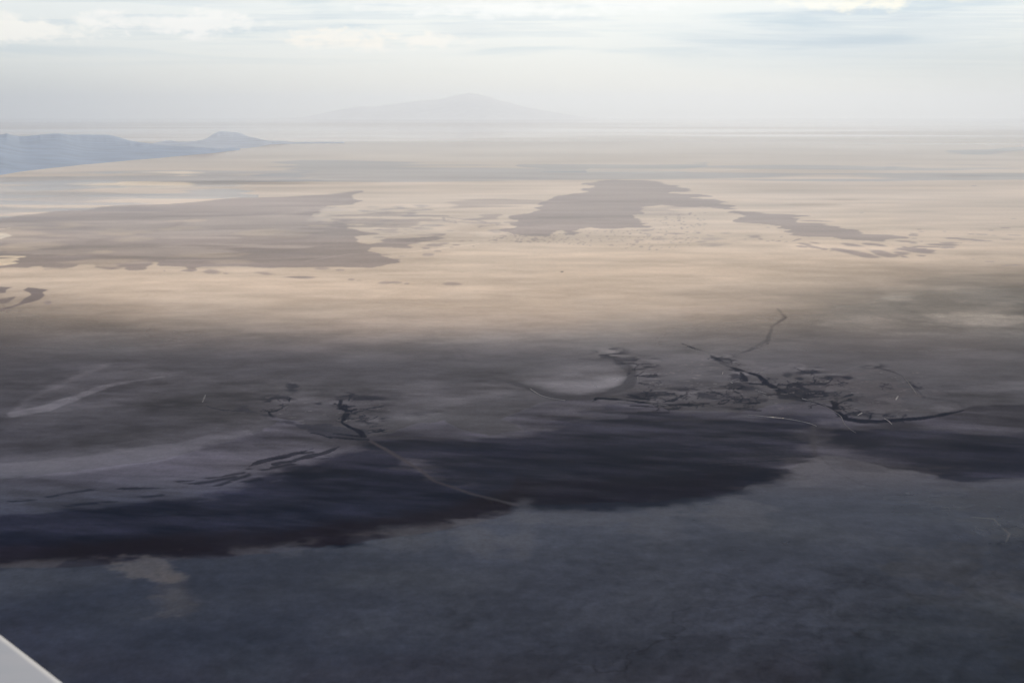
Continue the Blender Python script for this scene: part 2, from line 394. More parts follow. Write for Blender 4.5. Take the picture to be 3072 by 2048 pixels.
# ---- dark tongue in the middle and the long one running right
H1 = Zm(1450, 500, 0.2551); H2 = Zm(2000, 500, 0.2551); H3 = Zm(2500, 500, 0.2432)
tongue = (H1([(300, 720), (420, 780), (740, 810), (930, 750), (1010, 800), (1080, 800), (1160, 745), (1160, 700), (1300, 690), (1440, 738), (1800, 742), (1960, 730), (1965, 665), (1820, 600), (1810, 550),
              (1860, 520), (1840, 470), (2100, 436), (2300, 455)]) +
          H2([(430, 460), (590, 505), (820, 580), (850, 630), (1100, 655), (1340, 710), (1380, 745), (1520, 800), (1650, 832), (1950, 824), (1980, 862), (2300, 905)]) +
          H3([(400, 940), (780, 1000), (1000, 1030), (1180, 1052), (1000, 1000), (800, 960), (700, 905), (870, 882), (370, 832), (200, 785), (0, 730)]) +
          H2([(1980, 700), (1560, 655), (1650, 600), (1300, 555), (900, 495), (590, 432), (480, 372), (200, 318), (40, 300), (260, 275), (120, 235), (0, 205)]) +
          H1([(2000, 180), (1500, 150), (1400, 175), (1200, 205), (1300, 255), (900, 335), (800, 405), (600, 500), (480, 560), (400, 600), (350, 660)]))
paint(poly(tongue, 4, 7, 8, 900, 51, 1.6), wet=.26, alb=MAUVE, k=.85)
paint(poly(H1([(0, 380), (250, 370), (400, 400), (650, 410), (300, 455), (0, 470), (-400, 500), (-300, 440)]), 14, 10, 14, 2500, 52, 3), wet=.26, alb=MAUVE, k=.55)
paint(poly(H1([(20, 560), (230, 555), (260, 600), (200, 640), (0, 655), (-300, 640)]), 6, 6, 8, 900, 53, 2), wet=.26, alb=MAUVE, k=.6)
paint(poly(G2([(640, 600), (900, 565), (1300, 570), (1660, 600), (1500, 625), (1300, 690), (1000, 715), (700, 680), (500, 680), (350, 640)]), 5, 8, 16, 900, 54, 2.4), wet=.26, alb=MAUVE, k=.62)
paint(stroke(G2([(1690, 600, 4), (1700, 640, 3), (1830, 660, 4), (1820, 635, 2), (1740, 625, 2)]), 3, 3, 3), wet=.26, alb=MAUVE, k=.6)
paint(stroke(G2([(1740, 600, 3), (1900, 620, 3), (2080, 630, 4), (2180, 655, 4)]), 3, 3, 3, 3, 500), wet=.26, alb=MAUVE, k=.55)
paint(stroke(H1([(650, 600, 2), (1000, 597, 5), (1400, 602, 1)]), 3, 8, 3), mul=.86)
paint(poly(G2([(1100, 760), (1700, 770), (2200, 700), (2300, 740), (2000, 830), (1700, 880), (1500, 850)]), 20, 10, 18, 1500, 55, 2.5), mul=.86)
paint(poly(H2([(-450, 480), (430, 500), (590, 520), (400, 520), (100, 560), (-300, 560)]), 6, 6, 12, 700, 57, 2), wet=.26, alb=MAUVE, k=.45)
# long low islands at the tongue's right end
for (x, y, rx, ry, r) in ((330, 1075, 170, 22, .20), (90, 1030, 130, 18, .18), (620, 1075, 190, 24, .20), (800, 1065, 120, 20, .05), (860, 1105, 60, 12, .2), (1085, 1097, 50, 7, .06), (990, 1030, 210, 16, .13),
                          (900, 925, 150, 7, .08), (990, 945, 60, 7, .05), (1000, 885, 50, 6, .03), (985, 845, 45, 7, .03), (990, 823, 50, 4, .02), (1085, 803, 55, 4, .02), (1060, 777, 40, 4, .02),
                          (1370, 801, 34, 4, .02), (1180, 858, 26, 4, 0), (1090, 920, 26, 4, 0), (1360, 968, 170, 14, .03), (1400, 1000, 90, 9, -.02), (1430, 940, 100, 6, .02), (1620, 895, 220, 6, .06),
                          (1850, 912, 130, 5, .05), (1480, 880, 60, 5, -.03), (1180, 1025, 110, 8, .03), (1130, 990, 160, 7, .02), (1575, 944, 24, 4, 0), (1700, 830, 40, 3, .02), (1830, 835, 60, 3, .03),
                          (1980, 845, 50, 3, .03), (1950, 785, 42, 4, .02), (2160, 900, 120, 4, .04), (2250, 845, 90, 3, .02), (2120, 755, 110, 3, -.01), (2290, 728, 60, 3, 0), (2250, 640, 60, 2.5, 0),
                          (1750, 235, 50, 2.5, -.05), (350, 567, 40, 3, .02), (2200, 1215, 90, 4, -.04), (1950, 1168, 60, 4, 0), (1720, 1140, 40, 3, -.05), (520, 965, 120, 12, .12), (200, 960, 150, 14, .12)):
    blot(2500 + x * .2432, 500 + y * .2432, rx * .2432, ry * .2432 * 1.15, wet=.26, alb=MAUVE, ragw=350, rag=.45, k=.85, rot=r, seed=int(x) + 3)
for (x, y, rx, ry, r) in ((1050, 825, 52, 8, 0), (1105, 852, 48, 12, .05), (1520, 865, 50, 7, -.25), (1410, 880, 34, 5, -.2), (1310, 877, 28, 5, -.1), (1190, 875, 22, 4, 0), (1250, 865, 16, 4, 0), (1740, 897, 70, 9, .12),
                          (1590, 940, 60, 9, .1), (1700, 935, 110, 14, .2), (1860, 970, 36, 8, 0), (1940, 985, 24, 4, 0), (390, 630, 28, 5, .1), (145, 636, 20, 4, 0), (1190, 717, 22, 3, 0), (1075, 678, 26, 3, .05),
                          (1350, 823, 14, 4, -.2), (240, 765, 20, 7, 0), (350, 838, 22, 4, -.1), (1760, 640, 190, 7, .02)):
    blot(2000 + x * .2551, 500 + y * .2551, rx * .2551, ry * .2551 * 1.15, wet=.26, alb=MAUVE, ragw=300, rag=.45, k=.75, rot=r, seed=int(x) + 5)
blot(1450 + 925 * .2551, 500 + 1235 * .2551, 6.5, 2.2, wet=.4, alb=MUD, ragw=300, rag=.3)
# swarm of tiny islets below the tongue
rng = random.Random(4)
for i in range(330):
    t = rng.random() ** .8
    x = 1460 + t * 660 + rng.uniform(-20, 20)
    top = np.interp(x, [1450, 1560, 1700, 1760, 1860, 1950, 2000, 2120], [705, 703, 700, 690, 690, 690, 640, 640])
    bot = np.interp(x, [1450, 1700, 1850, 2000, 2120], [722, 732, 745, 752, 740])
    y = top + (bot - top) * rng.random()
    s = rng.uniform(1.0, 3.4) * (1.5 if rng.random() < .12 else 1)
    blot(x, y, s * 1.25, s * .55, wet=.26, alb=MAUVE, rag=.3, ragw=200, k=.45 + .3 * rng.random(), rot=rng.uniform(-.25, .15), hard=.5, seed=i)
for i in range(26):
    x = rng.uniform(1960, 2130); y = rng.uniform(635, 720)
    blot(x, y, rng.uniform(2, 6), rng.uniform(.7, 1.3), wet=.26, alb=MAUVE, rag=.3, ragw=200, k=.6, rot=.12, hard=.5, seed=i)

# ---- tones of the wide mid flats
def line_mask(pts, soft, warp=30):
    """1 below (nearer than) a line given as rows at columns"""
    xs = [p[0] for p in pts]; ys = [p[1] for p in pts]
    yb = np.interp(PX, xs, ys)
    return sstep(-soft, soft, PY + WARPY * warp - yb)
allv = np.arange(NV)
streak = fbm(1500, 301, 8, 0.72, sx=2.6, rot=R(-14)) * .8 
m = sstep(850, 960, PY) * sstep(1420, 1300, PY)
W *= 1 + m * (0.5 + 0.5 * sstep(1060, 1180, PY)) * (0.20 * np.clip(streak, -.8, .9) + 0.16 * fin + .12 * sstep(1040, 1200, PY) * fbm(110, 305, 4, .85, sx=2.0, rot=R(-12)))
paint((allv, line_mask([(-2500, 900), (0, 900), (600, 860), (1500, 840), (2000, 790), (3072, 790), (5500, 790)], 60, 40)), mul=.90)
for (x, y, rx, ry, c, k) in ((2230, 640, 90, 26, 1.2, .5), (2290, 735, 60, 20, 1.25, .7), (2200, 700, 120, 20, 1.25, .8), (2050, 745, 90, 10, 1.25, .7), (1990, 690, 70, 12, 1.3, .7), (2280, 745, 90, 14, 1.35, .7)):
    blot(x * 1.306, y * 1.306, rx * 1.306, ry * 1.306, mul=c, k=k, rag=1.1, ragw=1200, rot=.1)
K3 = Zm(0, 600, 0.4464); K4 = Zm(1024, 600, 0.4464); K5 = Zm(2048, 600, 0.4464)
paint(stroke(K3([(90, 1440, 18), (300, 1400, 20), (520, 1320, 12), (760, 1235, 6), (1100, 1185, 3)]), 6, 8, 6, 5, 400), mul=2.0)
paint(stroke(K3([(90, 1430, 14), (200, 1330, 10), (400, 1230, 8), (700, 1120, 4)]), 8, 18, 8, 6, 500), mul=1.5)
blot(40, 1242, 70, 8, mul=1.5, rag=.8)
paint(poly(K3([(60, 1450), (150, 1330), (400, 1230), (750, 1110), (1150, 1170), (760, 1245), (520, 1330), (300, 1410)]), 14, 8, 14, 400), mul=1.22)
paint(poly(V([(-200, 965), (60, 975), (300, 930), (450, 905), (560, 925), (620, 960), (300, 1010), (0, 1030), (-200, 1040)]), 40, 12, 18, 700), mul=.86)
paint(poly(K3([(1150, 1230), (1500, 1180), (2000, 1220), (2294, 1300), (2294, 1420), (1950, 1500), (1700, 1420), (1400, 1390), (1300, 1300)]), 40, 12, 24, 700), mul=1.18)
paint(poly(K5([(0, 1000), (180, 1020), (350, 1090), (420, 1150), (200, 1200), (-100, 1240), (-600, 1290), (-200, 1130)]), 26, 10, 20, 500), mul=1.2)
paint(poly(K5([(420, 1100), (700, 1120), (850, 1180), (660, 1270), (520, 1180)]), 20, 8, 20, 400), mul=1.28)
paint(poly(K3([(100, 1180), (450, 1150), (300, 1230), (150, 1330), (50, 1330)]), 40, 20, 20, 900), mul=.86)
paint(stroke(K3([(560, 1500, 4), (900, 1390, 6)]), 6, 30, 10), mul=.9)
G6 = Zm(0, 1280, 1100 / 2352)
paint(stroke(G6([(100, 165, 4), (300, 150, 8), (420, 130, 3), (600, 110, 8), (850, 85, 6)]), 6, 9, 10, 8, 500), mul=.70)
paint(poly(G6([(-300, 240), (100, 225), (500, 200), (900, 130), (1400, 30), (1600, 0), (1650, 60), (1300, 150), (900, 245), (500, 300), (0, 338), (-300, 350)]), 9, 4, 5, 900), mul=1.5)
paint(stroke(K4([(300, 1080), (600, 1130), (900, 1190), (1050, 1210)]), 2, 12, 5), mul=.88)
paint(stroke(K4([(680, 900), (760, 980), (840, 1080)]), 3, 12, 6), mul=.86); paint(stroke(K4([(650, 880), (720, 950), (790, 1050)]), 4, 16, 6), mul=1.10)
paint(poly(V([(-300, 1062), (0, 1050), (300, 1026), (480, 968), (560, 946), (625, 958), (600, 985), (480, 1022), (380, 1052), (200, 1078), (0, 1102), (-300, 1108)]), 22, 3, 6, 700), mul=1.35)
paint(poly(V([(60, 955), (180, 905), (380, 868), (440, 890), (330, 930), (120, 975), (0, 990)]), 30, 6, 12, 600), mul=1.2)
# the bright sheet of open water
paint(poly(K4([(1050, 1185), (1300, 1150), (1600, 1110), (1850, 1110), (1910, 1190), (1860, 1240), (1750, 1270), (1600, 1291), (1450, 1285), (1300, 1245), (1180, 1215)]), 24, 3), mul=1.35)
paint(poly(K4([(1150, 1205), (1350, 1190), (1700, 1170), (1860, 1160), (1905, 1195), (1860, 1240), (1750, 1272), (1600, 1293), (1450, 1288), (1300, 1248)]), 12, 2), mul=1.35)
paint(poly(K4([(420, 1260), (900, 1230), (1250, 1265), (1290, 1295), (1000, 1330), (700, 1400), (500, 1440), (300, 1420)]), 30, 12, 14, 900), mul=1.3)
paint(poly(K5([(1700, 1020), (2400, 1030), (2400, 1380), (1900, 1350), (1600, 1250)]), 90, 16, 16, 900), mul=1.10)
paint(poly(K5([(1750, 840), (2050, 770), (2400, 740), (2400, 860), (2000, 880)]), 40, 26, 40, 900), mul=1.2)
paint(poly(K5([(1500, 580), (2400, 560), (2400, 760), (1900, 730), (1600, 760)]), 70, 16, 16, 900), mul=.84)

# ---- the dark basin
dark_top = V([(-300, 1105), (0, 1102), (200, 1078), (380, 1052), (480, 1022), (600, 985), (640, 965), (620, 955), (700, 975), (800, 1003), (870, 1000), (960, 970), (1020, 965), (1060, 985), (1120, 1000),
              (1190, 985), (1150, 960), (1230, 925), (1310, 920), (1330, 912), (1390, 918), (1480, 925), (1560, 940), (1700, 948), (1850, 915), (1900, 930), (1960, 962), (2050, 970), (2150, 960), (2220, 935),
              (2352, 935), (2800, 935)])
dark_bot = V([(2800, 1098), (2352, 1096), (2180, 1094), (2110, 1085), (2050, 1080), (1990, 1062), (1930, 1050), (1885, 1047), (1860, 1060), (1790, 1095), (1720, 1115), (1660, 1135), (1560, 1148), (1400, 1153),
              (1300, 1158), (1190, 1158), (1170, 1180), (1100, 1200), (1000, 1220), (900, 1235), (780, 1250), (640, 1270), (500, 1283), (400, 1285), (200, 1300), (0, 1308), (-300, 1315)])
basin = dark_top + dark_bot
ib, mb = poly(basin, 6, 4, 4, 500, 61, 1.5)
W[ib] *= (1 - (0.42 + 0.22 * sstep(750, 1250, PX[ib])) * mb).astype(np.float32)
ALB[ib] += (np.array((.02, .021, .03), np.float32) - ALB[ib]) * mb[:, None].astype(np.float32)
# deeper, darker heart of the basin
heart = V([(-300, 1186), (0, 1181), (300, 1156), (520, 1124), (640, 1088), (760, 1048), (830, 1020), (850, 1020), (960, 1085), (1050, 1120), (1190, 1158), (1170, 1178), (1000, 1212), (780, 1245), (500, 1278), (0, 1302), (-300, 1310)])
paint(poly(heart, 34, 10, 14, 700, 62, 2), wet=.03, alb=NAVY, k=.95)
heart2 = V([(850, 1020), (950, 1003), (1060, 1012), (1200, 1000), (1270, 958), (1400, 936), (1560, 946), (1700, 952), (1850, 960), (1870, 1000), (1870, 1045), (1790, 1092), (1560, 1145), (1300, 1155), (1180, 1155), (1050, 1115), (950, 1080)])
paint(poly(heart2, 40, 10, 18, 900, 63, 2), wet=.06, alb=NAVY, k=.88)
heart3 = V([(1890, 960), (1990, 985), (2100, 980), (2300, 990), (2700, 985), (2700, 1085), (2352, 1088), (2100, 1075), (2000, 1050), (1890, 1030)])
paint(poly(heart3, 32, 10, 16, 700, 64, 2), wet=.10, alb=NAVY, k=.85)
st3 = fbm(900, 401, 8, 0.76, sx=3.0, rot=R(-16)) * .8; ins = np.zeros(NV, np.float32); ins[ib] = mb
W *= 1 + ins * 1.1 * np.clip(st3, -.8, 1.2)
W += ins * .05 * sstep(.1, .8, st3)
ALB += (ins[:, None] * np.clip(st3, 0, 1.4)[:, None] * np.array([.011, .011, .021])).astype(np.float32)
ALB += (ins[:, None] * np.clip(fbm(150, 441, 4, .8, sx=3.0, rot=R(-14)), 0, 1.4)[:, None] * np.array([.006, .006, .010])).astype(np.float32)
# wine-coloured weed along its near shore
shore = [(x, y) for x, y in dark_bot if x < 2350][::-1]
yb = np.interp(PX, [p_[0] for p_ in shore], [p_[1] for p_ in shore])
mw = ins * sstep(70, 25, abs(PY + WARPY * 12 - yb + 26)) * sstep(2300, 2100, PX)
paint((allv, mw * (1 - .5 * sstep(1500, 1650, PX))), alb=WINE, k=.75)
paint((allv, ins * sstep(34, 4, abs(PY - yb + 6 + WARPY * 8)) * sstep(1550, 1450, PX) * sstep(-.2, .5, fbm(260, 411, 4, .6))), wet=.55, alb=(.06, .055, .055), k=.5)
# lines of dark weed rafts in the left basin
raft = fbm(260, 421, 6, 0.75, sx=2.2, rot=R(-10))
for pts, w_ in ((G6([(-100, 490), (200, 465), (600, 400), (1000, 365), (1300, 330), (1550, 295), (1700, 215), (2000, 160)]), 9), (G6([(-100, 540), (300, 520), (700, 480), (1000, 440), (1350, 390), (1700, 270), (2100, 190)]), 12),
                (G6([(700, 400), (1100, 380), (1350, 350), (1500, 320)]), 14), (G6([(1300, 420), (1600, 350), (1900, 290), (2100, 240)]), 16)):
    ii, mm = stroke(pts, w_ * 0.55, w_, 8)
    mm = mm * sstep(-0.12, 0.12, raft[ii]); paint((ii, mm), wet=.10, alb=NAVY, k=.85)
for pts, w_ in ((G6([(-100, 500), (400, 440), (900, 400), (1300, 380), (1600, 300)]), 14), (G6([(0, 560), (900, 490), (1400, 440), (1800, 340)]), 6)):
    ii, mm = stroke(pts, w_ * 0.5, w_, 8); mm = mm * sstep(0.08, -0.1, raft[ii]); paint((ii, mm), wet=.52, k=.55)
for (x, y, rx, ry) in ((90, 660, 90, 14), (270, 640, 100, 16), (500, 615, 90, 14), (800, 580, 110, 12), (1050, 555, 120, 14), (1300, 540, 120, 12)):
    blot(x * .4677, 1280 + y * .4677, rx * .4677, ry * .4677, wet=.33, k=.6, rag=1.0, ragw=500, rot=-.06)
paint(poly(K4([(700, 1440), (1280, 1290), (1120, 1370), (900, 1440), (1150, 1480), (1700, 1480), (1300, 1560), (1000, 1640), (860, 1600), (780, 1560)]), 16, 12, 30, 700, 65, 2), wet=.62, k=.5)
# the pale spit running down across the basin
paint(stroke(V([(845, 1010, 3), (900, 1040, 6), (960, 1075, 4), (1000, 1105, 4), (1080, 1132, 5), (1190, 1160, 6)]), 5, 8, 4), wet=.36, alb=(.026, .022, .026), k=.8)
paint(stroke(V([(1868, 975, 3), (1868, 1010, 4), (1872, 1045, 5)]), 5, 16, 4), wet=.40, alb=(.012, .012, .015), k=.6)
paint(poly(V([(1870, 1042), (1900, 1046), (1990, 1085), (2100, 1095), (2200, 1140), (1700, 1130), (1780, 1098)]), 14, 8, 20, 400, 66, 2), wet=1.0, k=.7)
# wisps fanning out left of the spit
for i in range(60):
    t = rng.random(); x0 = 1862 - 8 * rng.random(); y0 = 1000 + 75 * t
    L = rng.uniform(60, 230)
    paint(stroke(V([(x0 - 10, y0, .6), (x0 - 10 - L, y0 + L * (.02 + .06 * t) , .4)]), 1, 3, 3), wet=.42 if rng.random() < .55 else .12, k=.4)

# ---- channels and their fans (dark)
L1 = Zm(600, 1130, 700 / 2352); L2 = Zm(1650, 1030, 700 / 2352); L3 = Zm(2250, 1080, 700 / 2352)
def chan(pts, k=.85, soft=2.4, warp=3, rag=2.4, wet=.05, alb=NAVY): paint(stroke([(a_, b_, c_ * 1.05 + .3) for a_, b_, c_ in pts], 3, soft, warp, rag, 250), wet=wet, alb=alb, k=min(1.0, k * 1.12))
def wpts(Zf, pts): return [(*Zf([(p_[0], p_[1])])[0], p_[2]) for p_ in pts]
chan(wpts(L1, [(60, 290, 1), (120, 312, 2.2), (250, 335, 1.5), (430, 345, 1.5)]))
paint(poly(L1([(380, 310), (470, 300), (640, 345), (800, 400), (900, 440), (1200, 480), (1500, 500), (1650, 560), (1600, 640), (1100, 560), (900, 500), (650, 410), (430, 350)]), 7, 5, 8, 400), wet=.26, alb=NAVY, k=.75)
chan(wpts(L1, [(695, 355, 1.5), (760, 345, 2), (830, 318, 1)])); chan(wpts(L1, [(690, 350, 1), (710, 385, 2.5), (730, 395, 1)]))
chan(wpts(L1, [(1385, 320, 2), (1440, 325, 6), (1500, 345, 11), (1460, 400, 8), (1430, 460, 5), (1520, 510, 6), (1600, 540, 10), (1660, 600, 9)]), k=.9)
chan(wpts(L1, [(1530, 335, 4), (1680, 320, 2.5), (1840, 298, 1)])); chan(wpts(L1, [(1440, 330, 3), (1400, 290, 3), (1420, 240, 4)]), rag=5)
chan(wpts(L1, [(1290, 390, 1), (1350, 435, 1.6), (1440, 465, 3)])); chan(wpts(L1, [(1700, 565, 1.5), (1830, 545, 3), (1930, 510, 1)]))
chan(wpts(L1, [(1350, 570, 3), (1500, 585, 5), (1660, 605, 6)])); chan(wpts(L1, [(1300, 600, 1), (1500, 620, 6), (1690, 635, 5)])); chan(wpts(L1, [(1120, 565, 1), (1200, 575, 2), (1320, 612, 3)]))
chan(wpts(L1, [(1540, 370, 6), (1600, 390, 2)]), rag=6, k=.6); chan(wpts(L1, [(1440, 300, 3), (1550, 295, 1)]), rag=4)
chan(wpts(L1, [(1600, 470, 1), (1700, 430, 2.5)]), k=.5); chan(wpts(L1, [(2050, 380, 6), (2200, 370, 10), (2352, 350, 3)]), k=.35, soft=8, wet=.3, rag=8)
chan(wpts(L1, [(500, 900, 4), (620, 850, 7), (900, 790, 7), (1150, 720, 3)]), k=.7, rag=6); chan(wpts(L1, [(750, 880, 4), (1000, 830, 7), (1250, 770, 7), (1400, 700, 10)]), k=.7, rag=6)
dots = fbm(120, 431, 5, .8)
for c in ((L1, 780, 230, 200, 60), (L1, 930, 100, 80, 70), (L1, 1200, 265, 60, 20), (L1, 1440, 170, 200, 40), (L1, 1420, 260, 130, 50), (L1, 1700, 220, 200, 40), (L1, 1560, 400, 160, 60), (L1, 1750, 440, 180, 60),
          (L2, 900, 200, 250, 80), (L2, 1000, 320, 160, 30), (L2, 950, 540, 300, 60), (L2, 1750, 160, 160, 60), (L2, 1900, 440, 300, 70), (L2, 1500, 500, 500, 70), (L2, 620, 100, 200, 70), (L2, 1900, 330, 120, 60),
          (L3, 600, 110, 180, 60), (L3, 380, 150, 60, 30), (L3, 600, 300, 250, 80), (L3, 900, 180, 260, 50), (L3, 1240, 60, 140, 30), (L3, 1300, 400, 260, 60), (L3, 1250, 540, 200, 30)):
    (cx, cy), = c[0]([(c[1], c[2])]); sc = 700 / 2352
    idx = np.nonzero((abs(PX - cx) < c[3] * sc * 1.4) & (abs(PY - cy) < c[4] * sc * 1.4) & (away < .5))[0]
    q = np.hypot((PX[idx] - cx) / (c[3] * sc), (PY[idx] - cy) / (c[4] * sc))
    mm = (1 - sstep(.4, 1.3, q)) * sstep(.05, .35, dots[idx]); paint((idx, mm), wet=.12, alb=NAVY, k=.8)
    mm = (1 - sstep(.4, 1.3, q)) * sstep(-.2, -.6, dots[idx]); paint((idx, mm), mul=1.45)
# middle fan
paint(poly(K4([(1010, 1200), (1180, 1225), (1300, 1262), (1450, 1302), (1600, 1310), (1760, 1290), (1880, 1240), (1930, 1180), (1930, 1120), (1880, 1070), (1960, 1110), (2000, 1190), (1960, 1260), (1850, 1300), (1750, 1330),
              (1650, 1345), (1500, 1345), (1350, 1320), (1250, 1270)]), 6, 2), wet=.26, alb=(.02, .022, .03), k=.85)
chan(wpts(L2, [(1330, 0, .2), (1450, 50, .8), (1560, 80, 1), (1640, 130, 1.6), (1700, 170, 6), (1750, 200, 8), (1800, 232, 3)]), k=.7, rag=4)
chan(wpts(L2, [(2200, 0, .4), (2080, 50, 1.2), (1900, 105, 1.2), (1750, 130, 1.6), (1680, 150, 3)]), k=.6)
chan(wpts(K5, [(640, 730, 2), (690, 790, 3), (600, 850, 3), (575, 940, 4), (440, 1010, 2)]), k=.35, soft=6); chan(wpts(K5, [(620, 840, 1), (690, 790, 1)]), k=.3, soft=6)
chan(wpts(L2, [(1780, 225, 2), (1900, 265, 6), (2000, 295, 2), (2110, 325, 6), (2150, 370, 9), (2200, 415, 9), (2352, 470, 8)]), k=.9)
chan(wpts(L2, [(1820, 265, 2), (1930, 290, 2), (1960, 350, 7), (1990, 395, 4), (2100, 405, 3), (2170, 410, 6)]), k=.85)
chan(wpts(L2, [(2110, 300, 1), (2160, 265, 1), (2220, 245, 1)]), k=.6); chan(wpts(L2, [(2150, 400, 3), (2250, 450, 3), (2330, 500, 3), (2200, 520, 4)]), k=.8)
chan(wpts(L2, [(440, 575, 3), (480, 550, 5), (700, 565, 5), (900, 590, 7), (1200, 610, 7), (1500, 620, 4)]), k=.9, rag=5)
chan(wpts(L2, [(800, 520, 3), (950, 560, 7), (1150, 590, 8), (1230, 580, 6), (1330, 530, 3)]), k=.85, rag=6)
chan(wpts(L2, [(1370, 440, 1), (1560, 480, 2), (1750, 520, 8), (1950, 560, 10), (2150, 570, 6)]), k=.8, rag=7)
chan(wpts(L2, [(1450, 440, 2), (1600, 432, 3), (1800, 470, 5), (1900, 500, 5)]), k=.7, rag=6); chan(wpts(L2, [(1890, 465, 8), (1950, 430, 8)]), k=.8, rag=6)
chan(wpts(L2, [(1500, 540, 1), (1700, 560, 3), (1900, 600, 4), (2100, 600, 3)]), k=.8, rag=5); chan(wpts(L2, [(1660, 640, 6), (1850, 650, 7), (2100, 675, 9)]), k=.75, rag=6)
chan(wpts(L2, [(820, 630, 2), (1000, 635, 4), (1130, 655, 4)]), k=.7, rag=5); chan(wpts(L2, [(900, 695, 2), (1180, 695, 4)]), k=.6, rag=5)
chan(wpts(L2, [(890, 400, 1.5), (1000, 430, 1.5), (1040, 430, 1)]), k=.7); chan(wpts(L2, [(640, 150, 1), (700, 190, 10), (760, 240, 10), (800, 300, 6)]), k=.35, soft=10)
chan(wpts(L2, [(940, 375, .6), (1200, 370, .6), (1370, 440, 1)]), k=.6); chan(wpts(L2, [(170, 150, .5), (540, 165, .8)]), k=.3)
paint(poly(L2([(1650, 200), (1800, 230), (1850, 380), (1700, 390), (1640, 300)]), 14, 8, 20, 400), wet=.4, alb=(.025, .027, .035), k=.6)
paint(poly(L2([(1380, 440), (1850, 400), (2300, 440), (2352, 520), (2100, 600), (1700, 600), (1500, 540)]), 16, 8, 24, 400), wet=.34, alb=(.03, .03, .038), k=.55)
# right fan
chan(wpts(L3, [(0, 125, 2), (90, 150, 4), (130, 205, 8), (250, 280, 8), (350, 320, 6), (450, 360, 3), (600, 410, 3), (700, 440, 3), (820, 480, 4)]), k=.9)
chan(wpts(L3, [(0, 235, 2), (120, 240, 4)]), k=.8); chan(wpts(L3, [(90, 345, 1), (300, 345, 3), (370, 330, 3)]), k=.8)
paint(poly(L3([(360, 300), (450, 270), (500, 230), (600, 215), (760, 215), (860, 220), (800, 270), (770, 310), (730, 370), (640, 400), (540, 380), (400, 340)]), 5, 8, 14, 350, 71), wet=.10, alb=NAVY, k=.85)
chan(wpts(L3, [(640, 400, 4), (800, 390, 3), (930, 380, 3), (1030, 350, 2)]), rag=4); chan(wpts(L3, [(820, 410, 6), (860, 440, 8), (850, 480, 8), (900, 540, 9), (960, 590, 12), (1100, 610, 14), (1300, 620, 13), (1500, 605, 12), (1700, 590, 10), (1900, 560, 8), (2050, 530, 4), (2150, 505, 2)]), k=.9, rag=4)
chan(wpts(L3, [(860, 430, 2), (940, 415, 2), (1000, 400, 1)])); chan(wpts(L3, [(940, 550, 3), (1050, 530, 3), (1250, 505, 2)]), k=.8); chan(wpts(L3, [(1340, 565, 4), (1380, 545, 1)]), k=.8)
chan(wpts(L3, [(1280, 70, .7), (1400, 105, 1), (1520, 150, 1.2), (1640, 250, 1.5), (1760, 380, 2)]), k=.6)
paint(poly(L3([(860, 215), (1300, 230), (1560, 230), (1660, 340), (1560, 360), (1500, 420), (1300, 500), (1000, 520), (900, 500), (1000, 400), (780, 360)]), 20, 10, 30, 500), wet=.52, alb=(.04, .036, .04), k=.55)
paint(poly(L3([(1380, 250), (1560, 220), (1660, 340), (1560, 360), (1440, 330)]), 16, 8, 14, 400), wet=.34, k=.5)
paint(poly(L3([(1820, 490), (1900, 450), (2020, 450), (2130, 505), (2020, 530), (1900, 535)]), 7, 4, 5, 300), wet=.9, k=.75)
paint(poly(L3([(1520, 400), (1650, 345), (1760, 400), (1850, 520), (1700, 575), (1480, 570), (1480, 520)]), 12, 4, 8, 300), wet=.58, k=.6)
paint(stroke(L3([(1750, 380), (1950, 400), (2100, 430), (2180, 500)]), 5, 10, 4), wet=.3, k=.7)
paint(stroke(L3([(830, 140), (960, 105), (1100, 55)]), 1, 3, 2), mul=1.5, k=.8); paint(stroke(L3([(840, 205), (1000, 215), (1050, 160), (1160, 165)]), 1, 3, 3), mul=1.3, k=.6)
paint(stroke(L3([(1480, 530), (1500, 515), (1470, 545), (1500, 575)]), .8, 2, 1), mul=1.5, k=.8)

